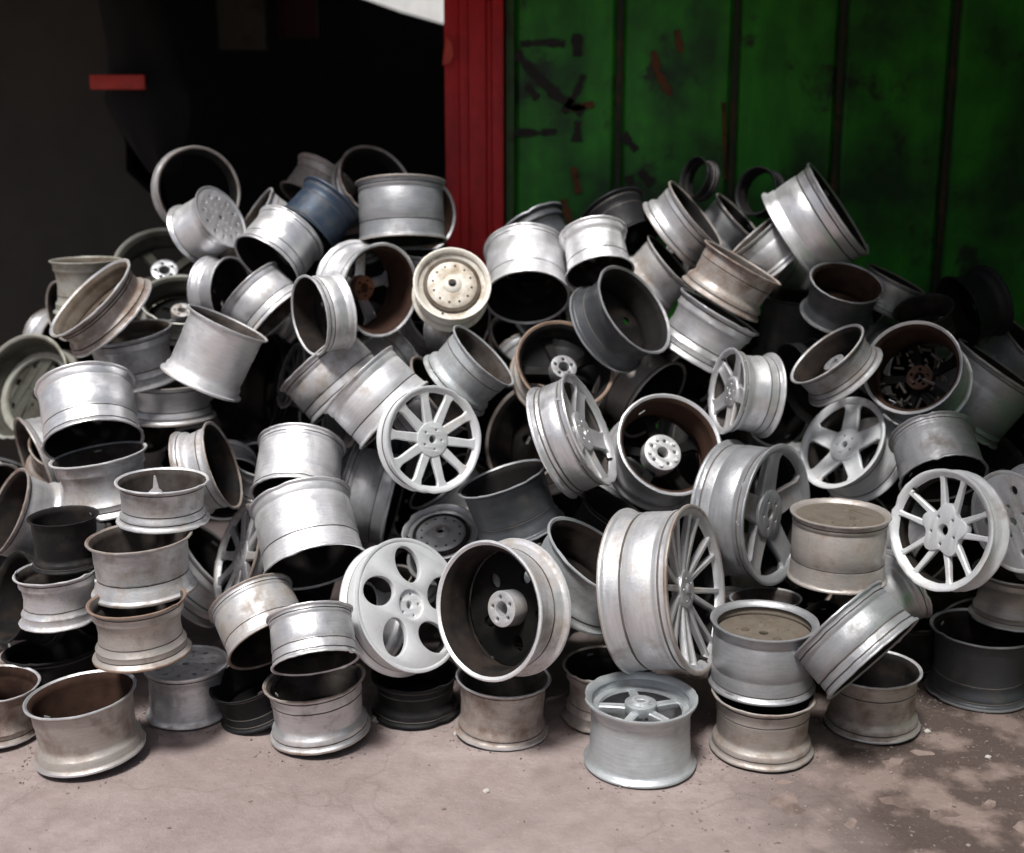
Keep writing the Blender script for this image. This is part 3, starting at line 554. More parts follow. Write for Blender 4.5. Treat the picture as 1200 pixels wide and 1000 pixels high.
('charcoal rim deep in the gap right of the white rim with mouth down',(0.988,6.383,1.688),(0.887,-0.449,-0.111),0.151,0.50,'i','none','dark','dark',0.20,0,'rims buried deep in the heap'),
('brown tinged rim deep in the gap left of the slate blue rim',(-1.274,6.427,1.732),(0.723,-0.216,-0.656),0.210,0.48,'i','none','warm','dark',4.79,0,'rims buried deep in the heap'),
('black rim deep in the gap below the ridged silver rim on the left',(-1.788,6.340,1.072),(-0.583,-0.757,0.295),0.221,0.57,'i','none','black','dark',1.75,0,'rims buried deep in the heap'),
('silver rim deep in the gap right of the tilted five spoke wheel',(1.784,5.704,0.852),(-0.049,-0.421,-0.906),0.215,0.49,'i','none','silver','dark',5.39,0,'rims buried deep in the heap'),
('silver rim deep in the gap left of the cream domed wheel',(-0.406,5.907,1.815),(0.069,-0.075,0.995),0.153,0.42,'i','none','silver','dark',2.32,0,'rims buried deep in the heap'),
('silver rim deep in the gap below the rim with the rusted hub',(-0.675,5.708,1.247),(-0.675,-0.553,-0.489),0.166,0.55,'i','none','silver','dark',1.82,0,'rims buried deep in the heap'),
('black rim deep in the gap above the wheel with the bright bolt circle',(1.244,6.158,1.337),(0.605,-0.758,0.244),0.164,0.46,'i','none','black','dark',0.69,0,'rims buried deep in the heap'),
('silver rim deep in the gap right of the ten spoke wheel',(-0.063,6.188,0.862),(-0.391,-0.727,0.565),0.194,0.60,'i','none','silver','dark',4.24,0,'rims buried deep in the heap'),
('brown tinged rim deep in the gap above the large white rim on the left',(-2.028,5.778,1.296),(-0.452,-0.884,-0.118),0.167,0.55,'i','none','warm','dark',0.50,0,'rims buried deep in the heap'),
('charcoal rim deep in the gap left of the ten spoke wheel',(-0.703,5.619,0.944),(-0.945,-0.315,0.089),0.179,0.46,'i','none','dark','dark',2.07,0,'rims buried deep in the heap'),
('charcoal rim deep right of the white rim with mouth down, its mouth turned up',(0.237,6.195,1.551),(0.413,-0.513,0.753),0.166,0.59,'i','none','dark','dark',2.67,0,'rims buried deep in the heap'),
('dull grey rim deep in the gap right of the rusty mouthed drum',(2.152,6.018,1.148),(0.065,-0.801,-0.595),0.184,0.52,'i','none','grey','dark',1.58,0,'rims buried deep in the heap'),
('silver rim deep below the ten spoke wheel, its mouth turned up',(-0.339,5.359,0.806),(-0.620,-0.134,0.773),0.185,0.54,'i','none','silver','dark',4.88,0,'rims buried deep in the heap'),
('silver rim deep in the gap left of the ten spoke wheel',(-0.707,5.992,0.570),(0.478,-0.858,-0.188),0.195,0.54,'i','none','silver','dark',5.13,0,'rims buried deep in the heap'),
('dull grey rim deep in the gap below the white rim with mouth down',(0.108,6.206,1.160),(0.319,-0.762,-0.563),0.163,0.48,'i','none','grey','dark',5.30,0,'rims buried deep in the heap'),
('silver rim deep above the large white rim on the left, its mouth turned left',(-2.283,6.002,1.517),(-0.672,-0.740,-0.033),0.154,0.55,'i','none','silver','dark',0.72,0,'rims buried deep in the heap'),
('black rim deep in the gap left of the broad smooth grey drum',(-0.807,6.037,1.939),(-0.149,-0.237,0.960),0.156,0.54,'i','none','black','dark',4.88,0,'rims buried deep in the heap'),
('black rim deep in the gap below the rim with the rusted hub',(-0.738,6.277,1.552),(0.349,-0.527,0.775),0.168,0.50,'i','none','black','dark',5.80,0,'rims buried deep in the heap'),
('black rim deep in the gap below the rusty mouthed drum',(2.159,6.453,1.023),(-0.672,-0.449,0.588),0.164,0.49,'i','none','black','dark',0.07,0,'rims buried deep in the heap'),
('silver rim deep in the gap right of the ridged silver rim on the left',(-1.211,5.879,1.575),(-0.884,-0.384,0.266),0.172,0.45,'i','none','silver','dark',0.31,0,'rims buried deep in the heap'),
('silver rim deep below the cream domed wheel, its mouth turned up',(-0.349,6.060,1.497),(0.439,-0.737,0.514),0.197,0.46,'i','none','silver','dark',4.08,0,'rims buried deep in the heap'),
('silver rim deep in the gap left of the lone rust lined rim',(-2.303,4.888,0.289),(0.713,0.358,0.603),0.162,0.58,'i','none','silver','dark',1.81,0,'rims buried deep in the heap'),
('charcoal rim deep in the gap above the lone rust lined rim',(-2.042,5.176,0.214),(-0.042,-0.070,0.997),0.162,0.43,'i','none','dark','dark',5.30,0,'rims buried deep in the heap'),
('silver rim deep left of the ten spoke wheel, its mouth turned left',(-0.999,5.768,1.027),(-0.863,-0.498,0.088),0.166,0.59,'i','none','silver','dark',5.79,0,'rims buried deep in the heap'),
('silver rim deep in the gap above the flat tan topped rim',(1.719,5.849,0.766),(0.202,-0.094,0.975),0.165,0.55,'i','none','silver','dark',5.06,0,'rims buried deep in the heap'),
('silver rim deep in the gap right of the pale rim with the spike',(-1.301,5.269,0.785),(0.377,-0.868,-0.323),0.173,0.48,'i','none','silver','dark',0.76,0,'rims buried deep in the heap'),
('silver rim deep below the ten spoke wheel, its mouth turned left',(-0.524,6.084,0.561),(-0.913,-0.118,0.392),0.178,0.46,'i','none','silver','dark',2.86,0,'rims buried deep in the heap'),
('silver rim deep in the gap left of the rusty mouthed drum',(1.902,5.564,1.304),(0.587,-0.808,-0.050),0.183,0.55,'i','none','silver','dark',1.57,0,'rims buried deep in the heap'),
('dull grey rim deep in the gap above the open backed wheel',(0.005,5.298,0.562),(-0.114,-0.618,0.778),0.185,0.49,'i','none','grey','dark',4.62,0,'rims buried deep in the heap'),
('silver rim deep below the cream domed wheel, its mouth turned right',(-0.202,5.729,1.459),(0.806,-0.537,-0.251),0.168,0.47,'i','none','silver','dark',0.06,0,'rims buried deep in the heap'),
('silver rim deep left of the large white rim on the left, its mouth turned right',(-2.426,5.289,0.728),(0.810,-0.357,-0.465),0.202,0.58,'i','none','silver','dark',0.02,0,'rims buried deep in the heap'),
('silver rim deep left of the oval hole wheel, its mouth turned left',(-0.649,4.618,0.413),(-0.765,-0.439,0.472),0.163,0.50,'i','none','silver','dark',5.77,0,'rims buried deep in the heap'),
('silver rim deep in the gap left of the tall narrow white wheel',(-0.241,6.135,0.769),(0.656,0.096,0.748),0.169,0.49,'i','none','silver','dark',2.03,0,'rims buried deep in the heap'),
('brown tinged rim deep in the gap right of the tall many spoke wheel',(0.954,5.257,0.371),(-0.972,-0.207,-0.115),0.182,0.45,'i','none','warm','dark',1.70,0,'rims buried deep in the heap'),
]
ROOTS = []
for i, row in enumerate(RIMS): ROOTS.append(make_rim(row, i))

# the spike on the broken pale rim, part of that rim
for r in ROOTS:
    if 'broken spike' in r['label'] and 'below' not in r['label']:
        bm = bmesh.new()
        pts = [(-.16, 0), (.17, 0), (.08, .10), (.03, .34), (.0, .36), (-.03, .12)]
        f0 = [bm.verts.new((x, -.02, z)) for x, z in pts]; f1 = [bm.verts.new((x, .02, z)) for x, z in pts]
        bm.faces.new(f0); bm.faces.new(list(reversed(f1)))
        for k in range(6): bm.faces.new((f0[k], f0[(k + 1) % 6], f1[(k + 1) % 6], f1[k]))
        o = link('spike', to_mesh(bm, 'spike', False), None, (M['silver'],))
        inv = r.matrix_world.inverted()
        o.parent = r; top = r.matrix_world @ Vector((0, 0, -2 * RIMS[ROOTS.index(r)][4]))
        R = RIMS[ROOTS.index(r)][3]
        o.matrix_parent_inverse = inv
        o.location = top + Vector((R * .12, -R * .93, -.01)); o.scale = (R * 1.1,) * 3
    if 'bolt hole' in r['label']:
        ax_ = (r.matrix_world.to_3x3() @ Vector((0, 0, 1))).normalized(); R = RIMS[ROOTS.index(r)][3]
        pos = Vector(RIMS[ROOTS.index(r)][1]) - Vector((0, 0, .13)); n = Vector((-.18 - pos.x * .05, -1, 0)).normalized()
        bm = bmesh.new(); lathe(bm, [(.001, .0), (.012, 0), (.016, .002), (.016, -.02), (.001, -.02)], 16)
        o = link('bolt_hole', to_mesh(bm, 'bolt_hole'), None, (M['in_dark'],)); o.parent = r; o.matrix_parent_inverse = r.matrix_world.inverted()
        o.matrix_local = Matrix.Translation(pos + n * R * .885) @ n.to_track_quat('Z', 'Y').to_matrix().to_4x4()
    if 'round rust brown mouth' in r['label']:
        rr = random.Random(5); bm = bmesh.new(); Rr = RIMS[ROOTS.index(r)][3]
        for k in range(46):
            rad = .72 * math.sqrt(rr.random()); an = rr.uniform(0, 2 * PI); s = rr.uniform(.03, .075)
            res = bmesh.ops.create_cone(bm, cap_ends=True, segments=6, radius1=s * .5, radius2=s * .4, depth=s * rr.uniform(1, 4))
            mat = Matrix.Translation((rad * math.cos(an), rad * math.sin(an) - .08, -.26 - rr.random() * .25)) @ Matrix.Rotation(rr.uniform(0, 3), 4, 'X') @ Matrix.Rotation(rr.uniform(0, 3), 4, 'Y')
            bmesh.ops.transform(bm, matrix=mat, verts=res['verts'])
        me = to_mesh(bm, 'scrap_bolts', angle=30); o = link('scrap_bolts', me, None, (M['in_dust'],))
        o.matrix_world = r.matrix_world.copy()
        tag(o, 'dull bolts and scrap lying inside the big rust brown mouthed drum', 'bolts', None, 'stuff')

# ------------------------------------------------------------------ ground
def mat_ground():
    m = bpy.data.materials.new('trodden_ground'); t, b = nodes(m); v = coords(t, rand=False)
    a = nz(t, v, 1.1, 7, .6); c = nz(t, v, 9, 8, .7); d = nz(t, v, 60, 5, .7)
    base = mix(t, ramp(t, a, [(.35, 0), (.65, 1)]), (.265, .207, .198), (.365, .30, .288))
    vo = t.nodes.new('ShaderNodeTexVoronoi'); vo.inputs['Scale'].default_value = 6.5; vo.inputs['Randomness'].default_value = 1
    dv = t.nodes.new('ShaderNodeVectorMath'); dv.operation = 'MULTIPLY_ADD'; dv.inputs[1].default_value = (.22,) * 3
    cn = t.nodes.new('ShaderNodeTexNoise'); cn.inputs['Scale'].default_value = 5; t.links.new(v, cn.inputs['Vector'])
    t.links.new(cn.outputs[1], dv.inputs[0]); t.links.new(v, dv.inputs[2]); t.links.new(dv.outputs[0], vo.inputs['Vector'])
    patch = ramp(t, nz(t, v, 3.6, 5, .55), [(.48, 0), (.60, 1)])
    base = mix(t, ramp(t, c, [(.42, 0), (.62, .55)]), base, (.22, .17, .16))
    # damp dark soil towards the right hand side (a real spill), with paler worn patches
    sx = t.nodes.new('ShaderNodeSeparateXYZ'); t.links.new(v, sx.inputs[0])
    ad = t.nodes.new('ShaderNodeMath'); ad.operation = 'MULTIPLY_ADD'; ad.inputs[1].default_value = 1.5; t.links.new(a, ad.inputs[0]); t.links.new(sx.outputs['X'], ad.inputs[2])
    wet = ramp(t, ad.outputs[0], [(0, 0), (1, 1)]); wet.node.color_ramp.elements[0].position = 0
    mr = t.nodes.new('ShaderNodeMapRange'); mr.inputs['From Min'].default_value = 1.45; mr.inputs['From Max'].default_value = 2.15; t.links.new(ad.outputs[0], mr.inputs['Value'])
    wetf = mr.outputs[0]
    soil = mix(t, patch, (.075, .052, .045), (.22, .165, .145))
    base = mix(t, wetf, base, soil)
    ve = t.nodes.new('ShaderNodeTexVoronoi'); ve.feature = 'DISTANCE_TO_EDGE'; ve.inputs['Scale'].default_value = .9; t.links.new(dv.outputs[0], ve.inputs['Vector'])
    base = mix(t, ramp(t, ve.outputs['Distance'], [(.001, .22), (.006, 0)]), base, (.09, .07, .06))
    st_ = nz(t, v, 1.9, 3, .5); base = mix(t, ramp(t, st_, [(.62, 0), (.74, .5)]), base, (.11, .085, .075))
    base = mix(t, ramp(t, d, [(.60, 0), (.72, .6)]), base, (.42, .38, .35))
    t.links.new(base, b.inputs['Base Color']); b.inputs['Roughness'].default_value = .88
    add = t.nodes.new('ShaderNodeMath'); add.operation = 'MULTIPLY_ADD'; add.inputs[1].default_value = .35
    t.links.new(d, add.inputs[0]); t.links.new(c, add.inputs[2])
    bump(t, b, add.outputs[0], .55, .03)
    return m
bm = bmesh.new()
NX, NY = 150, 110
def gz(x, y): return .012 * mnoise.noise(Vector((x * 1.3, y * 1.3, 0))) + .006 * mnoise.noise(Vector((x * 6, y * 6, 2))) - .010
vs = [[None] * (NX + 1) for _ in range(NY + 1)]
def sgrid(t, lo, hi, far):  # dense in the middle, stretched outwards
    return lo + (hi - lo) * t
xs = [-60, -25, -10] + [-5 + 10 * k / (NX - 6) for k in range(NX - 5)] + [10, 25, 60]
ys = [-30, -10, -2] + [1 + 10 * k / (NY - 6) for k in range(NY - 5)] + [16, 30, 60]
grid = [[bm.verts.new((x, y, gz(x, y))) for x in xs] for y in ys]
for j in range(len(ys) - 1):
    for i in range(len(xs) - 1): bm.faces.new((grid[j][i], grid[j][i + 1], grid[j + 1][i + 1], grid[j + 1][i]))
ground = link('ground', to_mesh(bm, 'ground', angle=80), None, (mat_ground(),)); ground['kind'] = 'structure'

def simple(name, col, rough=.8, var=.5, scale=5, metallic=0, stretch=(1, 1, 1), dark=None, thr=(.5, .62), bmp=.3):
    m = bpy.data.materials.new(name); t, b = nodes(m); v = coords(t, stretch, False)
    n = nz(t, v, scale, 7, .65)
    dk = dark or tuple(k * (1 - var) for k in col)
    c = mix(t, ramp(t, n, [(thr[0], 0), (thr[1], 1)]), col, dk)
    v2 = coords(t, (1, 1, 1), False); n2 = nz(t, v2, scale * 5, 5, .7)
    c = mix(t, ramp(t, n2, [(.3, .5), (.6, 0)]), c, tuple(k * .55 for k in col))
    t.links.new(c, b.inputs['Base Color']); b.inputs['Roughness'].default_value = rough; b.inputs['Metallic'].default_value = metallic
    bump(t, b, n2, bmp, .01)
    return m
stone = simple('crushed_stone', (.28, .235, .21), .9, .5, 14)
# loose pebbles and grit
rr = random.Random(11); bm = bmesh.new()
for k in range(700):
    x = rr.uniform(-2.6, 2.6); y = rr.uniform(3.2, 5.3)
    if rr.random() < .45: x = rr.uniform(.6, 2.6); y = rr.uniform(3.5, 5.2)
    s = rr.choice((.003, .004, .005, .007, .003)) * rr.uniform(.7, 1.4)
    res = bmesh.ops.create_icosphere(bm, subdivisions=1, radius=s)
    rot = Matrix.Rotation(rr.uniform(0, 6), 4, (rr.random(), rr.random(), 1)); sc = Matrix.Diagonal((1, rr.uniform(.6, 1), rr.uniform(.35, .7), 1))
    bmesh.ops.transform(bm, matrix=Matrix.Translation((x, y, gz(x, y) + s * .25)) @ rot @ sc, verts=res['verts'])
for k in range(520):
    r0 = ROOTS[rr.randrange(0, 12)]; p = Vector(RIMS[ROOTS.index(r0)][1]); an = rr.uniform(PI * .9, PI * 2.1); rad = RIMS[ROOTS.index(r0)][3] * (1.0 + abs(rr.gauss(0, .16)))
    s = rr.choice((.002, .003, .004, .006)); x = p.x + rad * math.cos(an); y = p.y + rad * math.sin(an)
    res = bmesh.ops.create_icosphere(bm, subdivisions=1, radius=s)
    bmesh.ops.transform(bm, matrix=Matrix.Translation((x, y, gz(x, y) + s * .3)) @ Matrix.Rotation(rr.uniform(0, 6), 4, (rr.random(), 1, 1)) @ Matrix.Diagonal((1.6, .8, .5, 1)), verts=res['verts'])
o = link('pebbles', to_mesh(bm, 'pebbles', False), None, (stone,)); tag(o, 'small pale pebbles and grit scattered over the ground', 'pebbles', None, 'stuff')
# a few larger stones: each a thing
def stone_obj(x, y, s, label, m, flat=.5):
    bm = bmesh.new(); bmesh.ops.create_icosphere(bm, subdivisions=3, radius=s)
    o_ = Vector((x * 9, y * 9, 0))
    for v in bm.verts:
        n = mnoise.noise(v.co / s * 1.3 + o_) * .3 + mnoise.noise(v.co / s * 4 + o_) * .07
        v.co *= 1 + n; v.co.z *= flat
    o = link('stone', to_mesh(bm, 'stone', angle=25), None, (m,)); o.location = (x, y, gz(x, y) + s * flat * .45); tag(o, label, 'stone'); return o
def gp(px, py):      # photo point on the ground -> metres
    f = 1395; dx, dy = (px - 600) / f, (py - 500) / f
    P = R_(12.5); d = 2.25 / (math.sin(P) + dy * math.cos(P))
    return dx * d, d * (math.cos(P) - dy * math.sin(P))
white_rock = simple('white_rock', (.50, .47, .44), .8, .4, 18)
stone_obj(*gp(440, 843), .022, 'small white lump beside the silver rim on the ground left of centre', white_rock, .8)
stone_obj(*gp(536, 858), .016, 'tiny white chip at the foot of the brown grey rim, bottom centre', white_rock, .6)
stone_obj(*gp(1087, 857), .014, 'white chip on the dark soil at the lower right', white_rock, .6)
stone_obj(*gp(1158, 886), .012, 'pale chip nearest the lower right corner', white_rock, .5)
stone_obj(*gp(570, 925), .013, 'pale fleck of stone out on the open ground, bottom centre', white_rock, .5)
# flat worn flagstones showing through the soil
rr = random.Random(23)
slabm = simple('worn_flagstone', (.27, .205, .18), .88, .45, 7, dark=(.12, .085, .072), thr=(.40, .6))
slabs = []
for k in range(26):
    px = rr.uniform(900, 1240); py = rr.uniform(868, 985); x, y = gp(px, py); rad = rr.uniform(.045, .10)
    if any(math.hypot(x - a, y - b) < rad + c for a, b, c in slabs): continue
    slabs.append((x, y, rad))
    bm = bmesh.new(); n = 22; top = []; bot = []
    for i in range(n):
        a = 2 * PI * i / n; r = rad * (1 + .75 * mnoise.noise(Vector((math.cos(a) * 1.4 + k * 7, math.sin(a) * 1.4, k))) + .22 * mnoise.noise(Vector((math.cos(a) * 5 + k * 7, math.sin(a) * 6, k))))
        top.append(bm.verts.new((r * math.cos(a) * .9, r * math.sin(a) * .9, .004))); bot.append(bm.verts.new((r * math.cos(a), r * math.sin(a), -.02)))
    bm.faces.new(top); bm.faces.new(list(reversed(bot)))
    for i in range(n): bm.faces.new((bot[i], bot[(i + 1) % n], top[(i + 1) % n], top[i]))
    bmesh.ops.bevel(bm, geom=[e for e in bm.edges if abs(e.verts[0].co.z - .004) < 1e-4 and abs(e.verts[1].co.z - .004) < 1e-4], offset=.002, segments=2, affect='EDGES')
    o = link('flagstone', to_mesh(bm, 'flagstone', angle=60), ground, (slabm,)); o.location = (x, y, gz(x, y) - .004)

# ------------------------------------------------------------------ green container wall
WY = 6.75
def mat_green():
    m = bpy.data.materials.new('flaking_green_paint'); t, b = nodes(m); v = coords(t, rand=False)
    vs_ = coords(t, (1, 1, .22), False)
    st = nz(t, vs_, 5, 8, .65); n = nz(t, v, 3.2, 8, .68); f = nz(t, v, 26, 6, .7)
    c = mix(t, ramp(t, st, [(.35, 0), (.7, 1)]), (.014, .17, .010), (.04, .36, .018))
    c = mix(t, ramp(t, n, [(.55, 0), (.63, .92)]), c, (.014, .020, .008))
    lo = nz(t, v, 1.3, 4, .6); c = mix(t, ramp(t, lo, [(.44, 0), (.62, .9)]), c, (.006, .028, .008))
    c = mix(t, ramp(t, f, [(.66, 0), (.72, .7)]), c, (.16, .06, .015))
    t.links.new(c, b.inputs['Base Color']); b.inputs['Roughness'].default_value = .55
    bump(t, b, n, .3, .01); return m
green = mat_green()
seam_m = simple('rusty_seam', (.03, .035, .02), .8, .6, 6, dark=(.09, .045, .02))
wall = bpy.data.objects.new('container_wall', None); C.objects.link(wall); wall.location = (0, WY, 0)
tag(wall, 'dark green painted container wall with rusty vertical seams behind the heap', 'container wall')
def corr_panel(x0, x1, z0, z1):
    bm = bmesh.new(); pw = x1 - x0
    pts = [(x0, .02), (x0 + .025, 0), (x0 + pw * .3, .0), (x0 + pw * .5, .0), (x0 + pw * .7, 0), (x1 - .025, 0), (x1, .02)]
    zs = [z0 + (z1 - z0) * j / 24 for j in range(25)]
    fr = [[bm.verts.new((x, y + .010 * mnoise.noise(Vector((x * 3, z * 2, 1))), z)) for x, y in pts] for z in zs]
    bk = [[bm.verts.new((x, y + .035, z)) for x, y in pts] for z in (z0, z1)]
    for j in range(24):
        for i in range(len(pts) - 1): bm.faces.new((fr[j][i], fr[j][i + 1], fr[j + 1][i + 1], fr[j + 1][i]))
    for i in range(len(pts) - 1): bm.faces.new((bk[0][i], bk[0][i + 1], bk[1][i + 1], bk[1][i]))
    return to_mesh(bm, 'panel', angle=30)
edges = [.0, .585, 1.215, 1.79, 2.40, 3.0, 3.6, 4.2]
pm = {}
for a, b_ in zip(edges[:-1], edges[1:]):
    o = link('panel', corr_panel(a + .016, b_ - .016, .0, 3.36), wall, (green,))
    bm = bmesh.new(); box(bm, b_ - .017, b_ + .017, -.012, .05, 0, 3.36, .004)
    o = link('seam', to_mesh(bm, 'seam'), wall, (seam_m,))
bm = bmesh.new(); box(bm, -.035, .013, -.035, .05, 0, 3.36, .008)
o = link('edge_strip', to_mesh(bm, 'edge_strip'), wall, (simple('mossy_green_edge', (.05, .12, .03), .7, .5, 5, dark=(.05, .04, .02)),))
# dark scrawl of paint and bare patches on the first panels
def wp(px, py): # photo point on the wall -> x, z
    f = 1395; P = R_(12.5); dx, dy = (px - 600) / f, (py - 500) / f
    d = (WY - .01) / (math.cos(P) - dy * math.sin(P)); return dx * d, 2.25 - d * (math.sin(P) + dy * math.cos(P))
scr = simple('dark_scrawl_paint', (.020, .016, .010), .7, .5, 10); rst = simple('bare_rust_patch', (.15, .055, .02), .85, .6, 14)
def stroke(pts, wpx, m, seed, name='paint_mark'):
    bm = bmesh.new(); L_ = []; R2 = []
    for i in range(len(pts) - 1):
        n = 7
        for j in range(n + (i == len(pts) - 2)):
            s = j / n; px = pts[i][0] * (1 - s) + pts[i + 1][0] * s; py = pts[i][1] * (1 - s) + pts[i + 1][1] * s
            dx, dy = pts[i + 1][0] - pts[i][0], pts[i + 1][1] - pts[i][1]; l = math.hypot(dx, dy); nx, ny = -dy / l, dx / l
            ww = wpx * (.5 + .35 * mnoise.noise(Vector((px * .11, py * .11, seed))) + .25 * mnoise.noise(Vector((px * .4, py * .4, seed))))
            for lst, sg in ((L_, 1), (R2, -1)):
                x, z = wp(px + nx * ww * sg, py + ny * ww * sg); lst.append((x, z))
    # two skins, a few mm thick, standing just proud of the front ribs
    fa = [[bm.verts.new((x, y, z)) for x, z in l] for y in (-.016, -.004) for l in (L_, R2)]
    for a, b2 in ((fa[0], fa[1]), (fa[2], fa[3]), (fa[0], fa[2]), (fa[1], fa[3])):
        for i in range(len(a) - 1): bm.faces.new((a[i], a[i + 1], b2[i + 1], b2[i]))
    return link(name, to_mesh(bm, name, False), wall, (m,))
for k, (pts, w_, m_) in enumerate([
    ([(603, 62), (628, 88), (652, 112), (684, 132)], 11, scr), ([(610, 52), (640, 50), (662, 52)], 8, scr), ([(676, 40), (677, 66)], 10, scr), ([(660, 132), (676, 108), (684, 88)], 8, scr),
    ([(600, 155), (630, 156), (652, 154)], 8, scr), ([(677, 142), (676, 166)], 9, scr), ([(668, 128), (696, 122)], 7, rst), ([(672, 196), (678, 226)], 8, rst), ([(617, 100), (630, 116)], 8, scr),
    ([(729, 158), (746, 176)], 12, scr), ([(766, 60), (770, 84), (786, 112)], 8, rst), ([(793, 36), (798, 62)], 7, rst), ([(736, 206), (745, 240)], 13, scr), ([(750, 200), (764, 216)], 12, scr),
    ([(660, 234), (668, 262)], 8, rst), ([(848, 120), (850, 210)], 4, rst)]):
    stroke(pts, w_, m_, k)

# red post at the container corner
red = simple('red_paint', (.60, .010, .012), .55, .5, 4, stretch=(2, 2, .5), dark=(.26, .006, .007), thr=(.5, .75))
bright_red = simple('fresh_red_flake', (.65, .06, .03), .5, .3, 8)
post = bpy.data.objects.new('corner_post', None); C.objects.link(post); post.location = (-.20, WY - .08, 0)
tag(post, 'dark red grooved post between the black doorway and the green wall', 'post')
for k, (a, b_, y) in enumerate([(-.165, -.085, .02), (-.083, -.035, -.004), (-.033, .06, -.02), (.062, .09, .0), (.092, .155, -.015)]):
    bm = bmesh.new(); box(bm, a, b_, y, y + .09, 0, 3.36, .008); link('flange_strip', to_mesh(bm, 'flange_strip'), post, (red,))
bm = bmesh.new(); ring = [(-.02, 0), (.01, .005), (.03, .05), (.022, .11), (.0, .14), (-.012, .07)]
f0 = [bm.verts.new((x, -.01, z)) for x, z in ring]; f1 = [bm.verts.new((x * 1.1 + .01, -.03, z)) for x, z in ring]
bm.faces.new(f0); bm.faces.new(f1)
for k in range(6): bm.faces.new((f0[k], f0[(k + 1) % 6], f1[(k + 1) % 6], f1[k]))
o = link('loose_flake', to_mesh(bm, 'loose_flake', False), post, (bright_red,)); o.location = (-.155, .0, 2.76)

# ------------------------------------------------------------------ the dark shed left of the post
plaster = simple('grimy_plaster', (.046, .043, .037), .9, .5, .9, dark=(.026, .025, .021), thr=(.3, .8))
shade_black = simple('shade_black_board', (.006, .006, .006), .95, .5, 3)  # near-black colour stands in for deep shade inside the shed
def wall_box(name, x0, x1, y0, y1, z0, z1, m, label, cat):
    bm = bmesh.new(); box(bm, x0, x1, y0, y1, z0, z1); o = link(name, to_mesh(bm, name, False), None, (m,)); tag(o, label, cat); return o
bm = bmesh.new()
edge = [(-2.40, 3.6), (-2.38, 3.2), (-2.36, 2.9), (-2.36, 2.6), (-2.32, 2.35), (-2.33, 2.2), (-2.18, 2.05), (-2.10, 1.85), (-1.95, 1.6), (-1.90, 1.2), (-1.8, -.02)]
prof = [(-4.6, -.02), (-4.6, 3.6)] + edge
f0 = [bm.verts.new((x, 7.35, z)) for x, z in prof]; f1 = [bm.verts.new((x, 7.5, z)) for x, z in prof]
bm.faces.new(f0); bm.faces.new(list(reversed(f1)))
for k in range(len(prof)): bm.faces.new((f0[k], f0[(k + 1) % len(prof)], f1[(k + 1) % len(prof)], f1[k]))
bmesh.ops.triangulate(bm, faces=[f for f in bm.faces if len(f.verts) > 4])
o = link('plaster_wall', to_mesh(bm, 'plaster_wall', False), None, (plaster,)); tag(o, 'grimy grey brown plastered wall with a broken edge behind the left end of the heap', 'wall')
# back wall of the shed: its top slopes down to the right and leaves a gap of sky
bm = bmesh.new()
def tp(px, py, Y):
    f = 1395; P = R_(12.5); dx, dy = (px - 600) / f, (py - 500) / f
    d = Y / (math.cos(P) - dy * math.sin(P)); return dx * d, 2.25 - d * (math.sin(P) + dy * math.cos(P))
BY = 9.6
xa, za = tp(408, -8, BY); xb, zb = tp(470, 14, BY); xc, zc = tp(540, 34, BY)
prof = [(-5.2, 0), (.8, 0), (.8, zc - .04), (xc, zc), (xb, zb), (xa, za), (xa - .4, za + .14), (-5.2, za + .2)]
f0 = [bm.verts.new((x, BY, z)) for x, z in prof]; f1 = [bm.verts.new((x, BY + .12, z)) for x, z in prof]
bm.faces.new(f0); bm.faces.new(list(reversed(f1)))
for k in range(len(prof)): bm.faces.new((f0[k], f0[(k + 1) % len(prof)], f1[(k + 1) % len(prof)], f1[k]))
o = link('shed_back_wall', to_mesh(bm, 'shed_back_wall', False), None, (shade_black,)); tag(o, 'back wall of the open shed, blackened to stand for shade, with a sloping top edge', 'wall')
wall_box('shed_side_wall', -.34, .12, 6.81, 9.59, -.02, 3.42, shade_black, 'black inner side wall of the shed behind the red post', 'wall')
# shed roof, then unseen sheets added to shade the wall and right side
tin = simple('weathered_tin', (.10, .09, .08), .7, .5, 3)
def roof_sheet(x0, x1, y0, y1, z, dz, label, name):
    bm = bmesh.new(); n = int((x1 - x0) / .15); top = []
    for k in range(n + 1):
        x = x0 + (x1 - x0) * k / n; h = .02 * (k % 2)
        top.append([bm.verts.new((x, y0, z + h)), bm.verts.new((x, y1, z + dz + h)), bm.verts.new((x, y1, z + dz + h + .02)), bm.verts.new((x, y0, z + h + .02))])
    for k in range(n):
        A, B = top[k], top[k + 1]
        for j in range(4): bm.faces.new((A[j], B[j], B[(j + 1) % 4], A[(j + 1) % 4]))
    bm.faces.new(top[0]); bm.faces.new(list(reversed(top[-1])))
    o = link(name, to_mesh(bm, name, False), None, (tin,)); tag(o, label, 'roof'); return o
roof_sheet(-5.2, -.35, 5.6, 9.75, 3.34, .60, 'rusty tin roof over the dark shed on the left', 'shed_roof')
roof_sheet(1.15, 4.4, 4.5, 7.3, 2.90, .50, 'unseen lower tin sheet added to shade the right part of the green wall', 'wall_shade_sheet')
roof_sheet(-.35, 1.15, 5.7, 7.3, 3.36, .17, 'unseen short tin sheet added to shade the green wall beside the red post', 'wall_shade_sheet')
roof_sheet(1.4, 2.95, 3.4, 4.48, 2.76, .11, 'unseen tin sheet added to shade the right end of the heap', 'yard_shade_sheet')

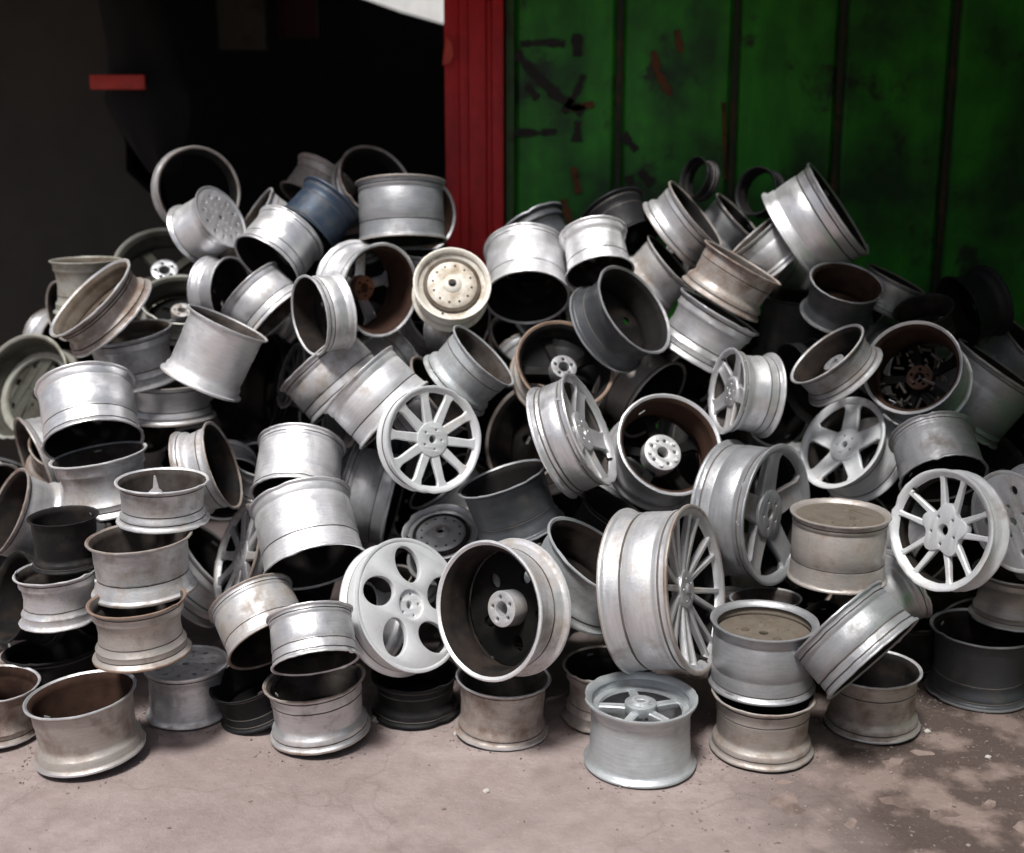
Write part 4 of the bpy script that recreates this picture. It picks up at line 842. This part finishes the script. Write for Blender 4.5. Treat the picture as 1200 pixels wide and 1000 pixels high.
# things seen dimly inside the shed
blk = simple('black_tarpaulin', (.004, .004, .004), .95, .5, 4)
bm = bmesh.new()
rows = []
for j in range(15):
    z = 3.3 - j * .085; wv = .17 + .11 * (j / 14) ** 1.2 if j < 9 else .27 - .02 * (j - 9) ** 1.35
    wv = max(.02, wv)
    rows.append([bm.verts.new((math.cos(a) * wv * (1 + .16 * mnoise.noise(Vector((a * 1.5, z * 3, 0)))) + .012 * j, math.sin(a) * .12 * (1 + .3 * mnoise.noise(Vector((a * 3, z * 2, 4)))), z)) for a in [2 * PI * k / 20 for k in range(20)]])
for j in range(14):
    for k in range(20): bm.faces.new((rows[j][k], rows[j][(k + 1) % 20], rows[j + 1][(k + 1) % 20], rows[j + 1][k]))
bm.faces.new(rows[0]); bm.faces.new(list(reversed(rows[-1])))
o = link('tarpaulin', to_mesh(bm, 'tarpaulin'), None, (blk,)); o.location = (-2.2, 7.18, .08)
tag(o, 'black bundled tarpaulin hanging in front of the grimy plaster wall', 'tarpaulin')
bar_m = simple('red_bar_paint', (.55, .035, .02), .5, .25, 20)
bx0, bz0 = tp(107, 105, 6.95); bx1, bz1 = tp(170, 88, 6.95)
bar = bpy.data.objects.new('red_bar', None); C.objects.link(bar); bar.location = ((bx0 + bx1) / 2, 6.95, bz0); tag(bar, 'short red bar fixed on the black bundle at the upper left', 'bar')
bm = bmesh.new(); box(bm, -(bx1 - bx0) / 2, (bx1 - bx0) / 2, -.02, .02, 0, bz1 - bz0, .006); link('bar_face', to_mesh(bm, 'bar_face'), bar, (bar_m,))
for s in (-1, 1):
    bm = bmesh.new(); box(bm, s * .11 - .01, s * .11 + .01, .02, .14, .02, .05, .002); link('bracket', to_mesh(bm, 'bracket'), bar, (shade_black,))
def dim_box(name, px0, px1, py0, py1, Y, dep, m, label, cat):
    x0, z1 = tp(px0, py0, Y); x1, z0 = tp(px1, py1, Y)
    return wall_box(name, x0, x1, Y, Y + dep, z0, z1, m, label, cat)
dim_box('brown_sheet', 252, 312, -30, 58, 7.9, .05, simple('brown_board', (.06, .052, .038), .9, .5, 4), 'dull brown board high in the dark shed', 'board')
dim_box('red_sheet', 322, 372, -30, 44, 8.2, .05, simple('dark_red_board', (.04, .007, .007), .9, .5, 4), 'very dark red board beside the brown one in the shed', 'board')

wall_box('sky_stand_in', -3.5, 2.5, 14.0, 14.2, -.02, 5.6, simple('sky_gap_white', (.84, .84, .82), .8, .12, 2), 'white wall added far beyond the shed to brighten the gap by the red post', 'wall')  # added bright surface standing in for sky in the gap
# added box just out of the picture, blocks sky to darken the right side
wall_box('side_blocker', 3.02, 5.5, 1.6, 6.6, -.02, 3.3, green, 'unseen green box added to shade the right side of the yard', 'container')
